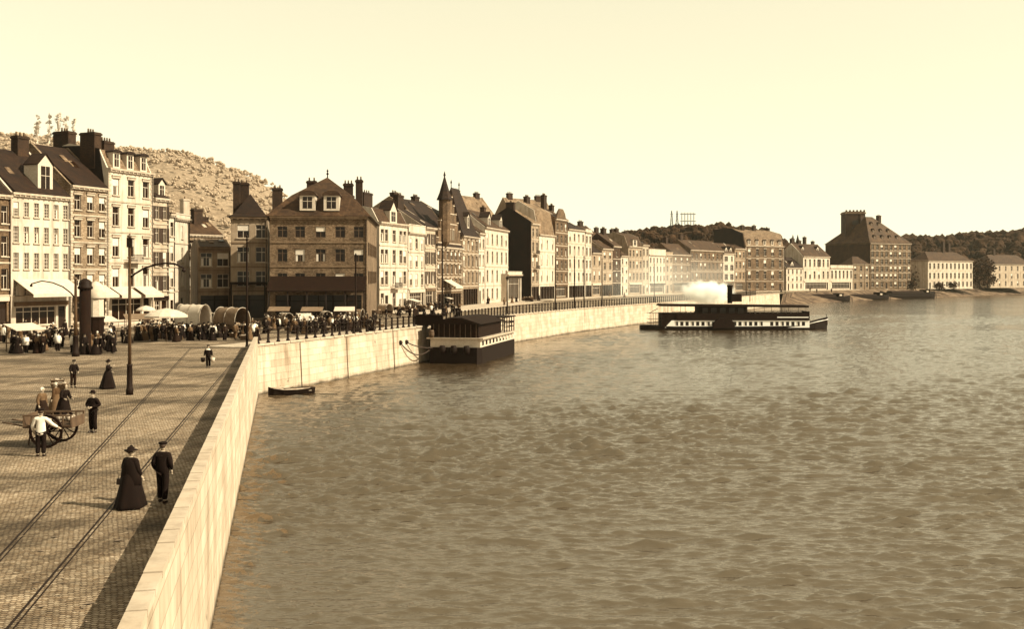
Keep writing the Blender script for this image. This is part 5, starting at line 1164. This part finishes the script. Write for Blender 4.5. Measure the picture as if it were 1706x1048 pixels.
# gangway from quay to barge
qp, td = along(left_of(QTo, .6), 37); gr = empty('gangway', (qp.x, qp.y, .38), math.atan2(td.y, td.x)-R(90), 'dark boarded landing gangway between the railing and the moored barge', 'gangway')
MB().box(-.1, 2.6, -1.0, 1.0, 0, .12).build('planks', M['dwood'], gr)
for y in (-.95, .95): MB().box(-.6, 2.6, y-.04, y+.04, .121, 1.25).build('side_panel', M['dwood'], gr)
MB().box(-.6, -.52, -.9, .9, .0, 1.9).build('gate_panel', M['dwood'], gr)
# mooring ropes
def sag(a, b, s, n=12): return [a.lerp(b, i/n)-Vector((0, 0, s*4*(i/n)*(1-i/n))) for i in range(n+1)]
M4 = Matrix.Translation(A) @ Matrix.Rotation(az, 4, 'Z')
wall_at = lambda px, py: hit(left_of(QTo, -.14), px)
for i, (px, py, tx, tz, s_, lb) in enumerate(((667, 571, 6.2, 1.7, 1.0, 'slack dark mooring rope sagging from the quay wall to the barge'), (677, 570, 5.9, 1.9, .25, 'tauter dark mooring rope above the slack one at the barge'))):
    w0 = wall_at(px, py); w0.z = zat(py, w0.y); b_ = M4 @ Vector((-.3, tx, tz))
    o = MB().tube(sag(w0, b_, s_), .07, 6).build('mooring_rope', M['chain'], None); tag(o, lb, 'rope', 'mooring ropes')
    o2 = MB().ball(w0, .28, 8, 6).build('mooring_ring', M['iron'], o)
# rowing boat
rb = empty('rowing_boat', P(486, 657, WL), R(28), 'small dark rowing boat with a pale inside lying at the foot of the quay wall', 'rowing boat')
stn = [(-2.1, .05, .75), (-1.7, .4, .6), (-.9, .72, .48), (.2, .78, .44), (1.3, .68, .5), (2.0, .5, .58)]
vs = []; fs = []
for x, b, zs in stn: vs += [(x, -b, zs), (x, -b*.75, .05), (x, 0, -.12), (x, b*.75, .05), (x, b, zs)]
for i in range(len(stn)-1): fs += [(5*i+k, 5*i+k+1, 5*i+k+6, 5*i+k+5) for k in range(4)]
fs.append((25, 26, 27, 28, 29)); mb = MB().add(vs, fs); mb.keep = True; o = mb.build('hull', M['dark'], rb); sd = o.modifiers.new('t', 'SOLIDIFY'); sd.thickness = .05
vs = [(x*.97, y*.9, z+.05 if k % 5 not in (0, 4) else z-.02) for k, (x, y, z) in enumerate(vs)]
mb = MB().add(vs, fs); mb.keep = True; mb.build('lining', M['pwood'], rb)
for x in (-.7, .5, 1.5): MB().box(x-.13, x+.13, -.62, .62, .3, .34).build('thwart', M['pwood'], rb)
o = MB().tube([(-.9, .2, .38), (1.7, .35, .42)], .03, 5).build('oar', M['dwood'], None, rb.location+Vector((.2, .1, .1)), (0, 0, R(28))); tag(o, 'dark oar lying across the thwarts of the rowing boat', 'oar')
# barges on the far bank
def barge(px, py, rz, L, W, h, label, cab=True, tarp=None):
    r = empty('barge', P(px, py, WL), rz, label, 'barge', 'barges on the far bank')
    hull(MB(), [(-L/2, .1, h*1.4), (-L/2+1.5, W*.4, h*1.1), (-L/2+4, W/2, h), (L/2-4, W/2, h), (L/2-1.5, W*.42, h*1.1), (L/2, .3, h*1.3)], -.5).build('hull', M['dark'], r)
    if cab: MB().box(L/2-7, L/2-4.4, -W*.35, W*.35, h, h+1.4).box(L/2-7.2, L/2-4.2, -W*.4, W*.4, h+1.403, h+1.55).build('cabin', M['dwood'], r); MB().box(L/2-6.4, L/2-5.2, -W*.36, -W*.35-.003, h+.4, h+1.1).build('cabin_window', M['frame'], r)
    if tarp: MB().prism_x([(-W*.42, h), (W*.42, h), (W*.2, h+tarp), (-W*.2, h+tarp)], -L/2+5, L/2-8).build('tarpaulin', M['dwood'], r)
    MB().tube([(L/2-.2, 0, h), (L/2+1.2, 0, h-.4), (L/2+1.3, 0, -.4)], .12, 5).build('rudder', M['dwood'], r)
barge(1300, 505, R(30), 22, 5, 1.5, 'dark round backed barge behind the steamer bow', False, 2.6)
barge(1372, 502.5, R(20), 26, 5, 1.9, 'low dark barge right of the steamer at the sloping bank', True, 1.2)
barge(1440, 499.5, R(25), 28, 5, 1.7, 'low barge with a tarpaulin below the towered mansion', True, .8)
barge(1512, 497.5, R(22), 32, 5.5, 2.6, 'long dark barge with a pale cabin window before the riverbank trees', True, 1.0)
# ------------------------------------------------------------------ hills, woods, trees, roof racks
def hill(name, crest, d, back, front, mat, seed, amp=3):
    rng = random.Random(seed); rows = 10; cols = 60; vs = []; fs = []
    xs = [c[0] for c in crest]
    def cz(px):
        for (a, b), (c, e) in zip(crest, crest[1:]):
            if a <= px <= c: return b+(e-b)*(px-a)/(c-a)
        return crest[-1][1]
    for i in range(cols+1):
        px = xs[0]+(xs[-1]-xs[0])*i/cols; hgt = zat(cz(px), d)
        for j in range(rows+1):
            t = j/rows; s = math.sin(math.pi*min(1, t/.62)/2)**1.3 if t < .62 else math.cos((t-.62)/.38*math.pi/2)
            q = at(px, d, 0); y = d-front+(front+back)*t; q = at(px, d); vs.append((q.x+(y-d)*(q.x/d)*1.0, y, -.5+max(0, hgt*s*(1 if t > .61 else 1))+rng.uniform(-amp, amp)*s*.4))
    for i in range(cols):
        for j in range(rows): a = i*(rows+1)+j; fs.append((a, a+rows+1, a+rows+2, a+1))
    mb = MB().add(vs, fs, True); o = mb.build(name, mat); o['kind'] = 'structure'
    return vs
t = NT('hazed_hillside'); p = t.pos()
M['hillside'] = t.out(t.mul(t.ramp(t.noise(p, .02, 6, .7), tone(.27), tone(.33), .35, .65), t.ramp(t.noise(p, .22, 4, .8), (.62, .6, .57, 1), (1.05, 1.05, 1.05, 1), .4, .6)), .95, t.bump(t.noise(p, .15, 4), .8, 3))  # distance haze painted into the hill's pale colour
t = NT('woodland_leaves'); p = t.pos()
M['woods'] = t.out(t.ramp(t.noise(p, .25, 5, .7), tone(.015), tone(.065), .35, .65), .9, t.bump(t.noise(p, .8, 4), 1, .8), spec=.1)
t = NT('leaves'); p = t.pos(); M['leaf'] = t.out(t.ramp(t.noise(p, .8, 3), tone(.03), tone(.1)), .8, spec=.15)
t = NT('hazed_poplar_leaves'); p = t.pos(); M['poplar'] = t.out(t.ramp(t.noise(p, .4, 4), tone(.5), tone(.65)), .9, spec=.1)  # poplars paled in colour to stand in for distance haze
t = NT('hazed_wood_leaves'); p = t.pos(); M['hazed_wood'] = t.out(t.ramp(t.noise(p, .2, 4), tone(.31), tone(.4)), .9, spec=.1)  # hill wood lightened in colour as though seen through haze
def clumps(vs, n, r0, r1, mat, name, label, seed, keepfn=None):
    rng = random.Random(seed); mb = MB()
    bm0 = bmesh.new(); bmesh.ops.create_icosphere(bm0, subdivisions=1, radius=1); iv = [v.co.copy() for v in bm0.verts]; ifs = [tuple(v.index for v in f.verts) for f in bm0.faces]; bm0.free()
    for k in range(n):
        b = rng.choice(vs); a = rng.choice(vs[max(0, vs.index(b)-1):vs.index(b)+2]); c = Vector(b).lerp(Vector(a), rng.random())
        if keepfn and not keepfn(c): continue
        c += Vector((rng.uniform(-9, 9), rng.uniform(-12, 12), 0)); 
        for q in range(3):
            r = rng.uniform(r0, r1); o = Vector((rng.uniform(-r, r), rng.uniform(-r, r), rng.uniform(.1, .9)*r))
            mb.add([c+o+v*r*rng.uniform(.65, 1.25) for v in iv], ifs)
    mb.keep = True; o = mb.build(name, mat); tag(o, label, 'wood', None, 'stuff'); return o
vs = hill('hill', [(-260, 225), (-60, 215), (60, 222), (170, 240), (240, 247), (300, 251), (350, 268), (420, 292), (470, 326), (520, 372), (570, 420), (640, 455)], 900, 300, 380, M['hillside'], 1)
clumps(vs, 11000, .7, 1.5, M['hazed_wood'], 'hazy_wood', 'pale hazy wood covering the hazy hill behind the rooftops', 2, lambda c: c.z > 8)
vs = hill('hill', [(930, 440), (985, 412), (1035, 396), (1075, 388), (1130, 384), (1215, 382), (1250, 388), (1300, 412), (1350, 440), (1375, 455)], 620, 90, 120, M['woods'], 3)
clumps(vs, 3000, 1.2, 2.7, M['woods'], 'wood', 'dark wooded hilltop behind the middle of the quay row', 4, lambda c: c.z > 10)
vs = hill('hill', [(1440, 450), (1490, 415), (1520, 404), (1560, 402), (1628, 397), (1720, 392), (1800, 405)], 760, 90, 130, M['woods'], 5)
clumps(vs, 1800, 1.8, 3.8, M['woods'], 'wood', 'dark wooded slope at the far right behind the long white house', 6, lambda c: c.z > 6)
def tree(loc, h, rw, label, dens=420, ls=.45, bare=.25, group=None, mat='leaf', name='tree', slim=False):
    rng = random.Random(label); root = empty(name, loc, rng.uniform(0, 6), label, 'tree', group)
    mb = MB().tube([(0, 0, 0), (.1, 0, h*.35), (0, .1, h*.7), (0, 0, h*.95)], [h*.025, h*.02, h*.012, .02], 7); tips = []
    for k in range(9):
        a = rng.uniform(0, 6.28); z0 = h*rng.uniform(bare, .75); e = Vector((math.cos(a)*rw*.75, math.sin(a)*rw*.75, z0+h*(.25 if slim else .18))); mb.tube([(0, 0, z0), e*.5+Vector((0, 0, z0*.5)), e], [h*.01, h*.007, .02], 5); tips.append(e)
    mb.build('trunk', M['poplar' if mat == 'poplar' else 'dwood'], root)
    cs = [(Vector((rng.gauss(0, rw*.36), rng.gauss(0, rw*.36), h*rng.uniform(bare+.05, .98)))) for _ in range(14)]+tips
    mb = MB()
    for k in range(dens):
        c = rng.choice(cs); q = c+Vector((rng.gauss(0, 1), rng.gauss(0, 1), rng.gauss(0, 1)))*rw*.24
        u = Vector((rng.uniform(-1, 1), rng.uniform(-1, 1), rng.uniform(-1, 1))).normalized(); v = u.orthogonal().normalized(); s = ls*rng.uniform(.5, 1.3)
        mb.add([q-u*s, q+v*s*.6, q+u*s, q-v*s*.6], [(0, 1, 2, 3)])
    mb.keep = True; mb.build('crown', M[mat], root)
for px, py, d, h, rw, lb in ((1522, 0, 532, 12, 4.5, 'dark bushy tree between the mansion and the long white house, leftmost'), (1530, 0, 530, 10, 4.5, 'dark bushy tree between the mansion and the long white house, middle'), (1540, 0, 527, 12, 4.5, 'dark bushy tree right against the long white house'), (1632, 0, 545, 15, 5.5, 'dark tree at the right end of the long white house'), (1645, 0, 560, 13, 5, 'dark tree left of the riverside house at the right edge')):
    tree(at(px, d), h, rw, lb, 700, .8, .08, 'riverbank trees', 'woods')
for px, d, h, lb in ((1588, 517, 3.0, 'low bush before the left half of the long white house'), (1566, 516, 2.6, 'low bush by the door of the long white house'), (1520, 505, 4, 'dark bush on the bank right of the mansion')):
    tree(at(px, d), h, 2.4, lb, 300, .5, .02, 'riverbank bushes', 'woods', 'bush')
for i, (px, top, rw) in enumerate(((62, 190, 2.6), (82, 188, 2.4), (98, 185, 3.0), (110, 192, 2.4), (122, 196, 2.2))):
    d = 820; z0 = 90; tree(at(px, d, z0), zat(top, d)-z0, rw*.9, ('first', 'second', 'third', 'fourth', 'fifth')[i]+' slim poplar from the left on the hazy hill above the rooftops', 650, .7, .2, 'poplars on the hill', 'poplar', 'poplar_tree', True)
# wire racks on the wooded hill and the twin spires
def rack(px0, px1, top, d, zbase, label):
    a, b = at(px0, d, 0), at(px1, d, 0); root = empty('wire_rack', (a.x, d, zbase), 0, label, 'wire rack'); w_ = b.x-a.x; h = zat(top, d)-zbase
    for k in range(5): MB().tube([(w_*k/4, 0, 0), (w_*k/4, 0, h)], .22, 5).build('mast', M['iron'], root)
    for zz in (.93, .62, .33): 
        o = MB().box(-1.2, w_+1.2, -.15, .15, h*zz-.16, h*zz+.16).build('crossbar', M['iron'], root); mb = MB()
        for k in range(9): mb.lathe([(.12, h*zz+.16), (.28, h*zz+.4), (.05, h*zz+.9)], 5, (w_*k/8, 0))
        mb.build('insulators', M['frame'], o)
rack(1136, 1156, 354, 610, zat(392, 610), 'rack of telephone wire masts and crossbars above the wooded hill')
for px, lb in ((1119, 'left slim lattice mast beside the wire rack on the hill'), (1128, 'right slim lattice mast beside the wire rack on the hill')):
    b = at(px, 610, zat(392, 610)); root = empty('lattice_mast', b, 0, lb, 'mast', 'lattice masts on the hill'); h = zat(351, 610)-b.z; mb = MB(); s = 1.1
    for sx_, sy_ in ((1, 1), (1, -1), (-1, 1), (-1, -1)): mb.tube([(s*sx_, s*sy_, 0), (.12*sx_, .12*sy_, h)], .14, 4)
    for k in range(7):
        f = k/7; r = s*(1-f)+.12*f; f2 = (k+1)/7; r2 = s*(1-f2)+.12*f2
        mb.tube([(-r, -r, h*f), (r2, -r2, h*f2)], .1, 4).tube([(r, -r, h*f), (-r, -r, h*f)], .1, 4)
    mb.build('lattice', M['iron'], root); MB().box(-.8, .8, -.1, .1, h*.85, h*.85+.3).build('crossarm', M['iron'], root)
for px, lb in ((1321, 'left of the two slender church spires over the low white houses'), (1329, 'right of the two slender church spires over the low white houses')):
    b = at(px, 640); root = empty('church_spire', b, 0, lb, 'church spire', 'twin church spires'); h = zat(391, 640); zb = zat(412, 640)
    MB().box(-2, 2, -2, 2, 0, zb).build('tower', M['dstone'], root); MB().lathe([(2.6, zb+.003), (1.3, zb+(h-zb)*.4), (.1, h)], 8, (0, 0), False).build('spire', M['dslate'], root)
    MB().box(-.7, .7, -2.06, -2.003, zb-5, zb-1.5).build('belfry_window', M['glass'], root)
# ------------------------------------------------------------------ air
o = MB().box(-1100, 1700, -120, 1400, WL-1, 175).build('haze', None); t = NT('haze_air'); v = t.n('VolumePrincipled')
v.inputs['Color'].default_value = (1, .96, .8, 1); v.inputs['Density'].default_value = .00004; v.inputs['Anisotropy'].default_value = .2
t.l(v.outputs[0], t.o.inputs['Volume']); o.data.materials.append(t.m); o['kind'] = 'stuff'
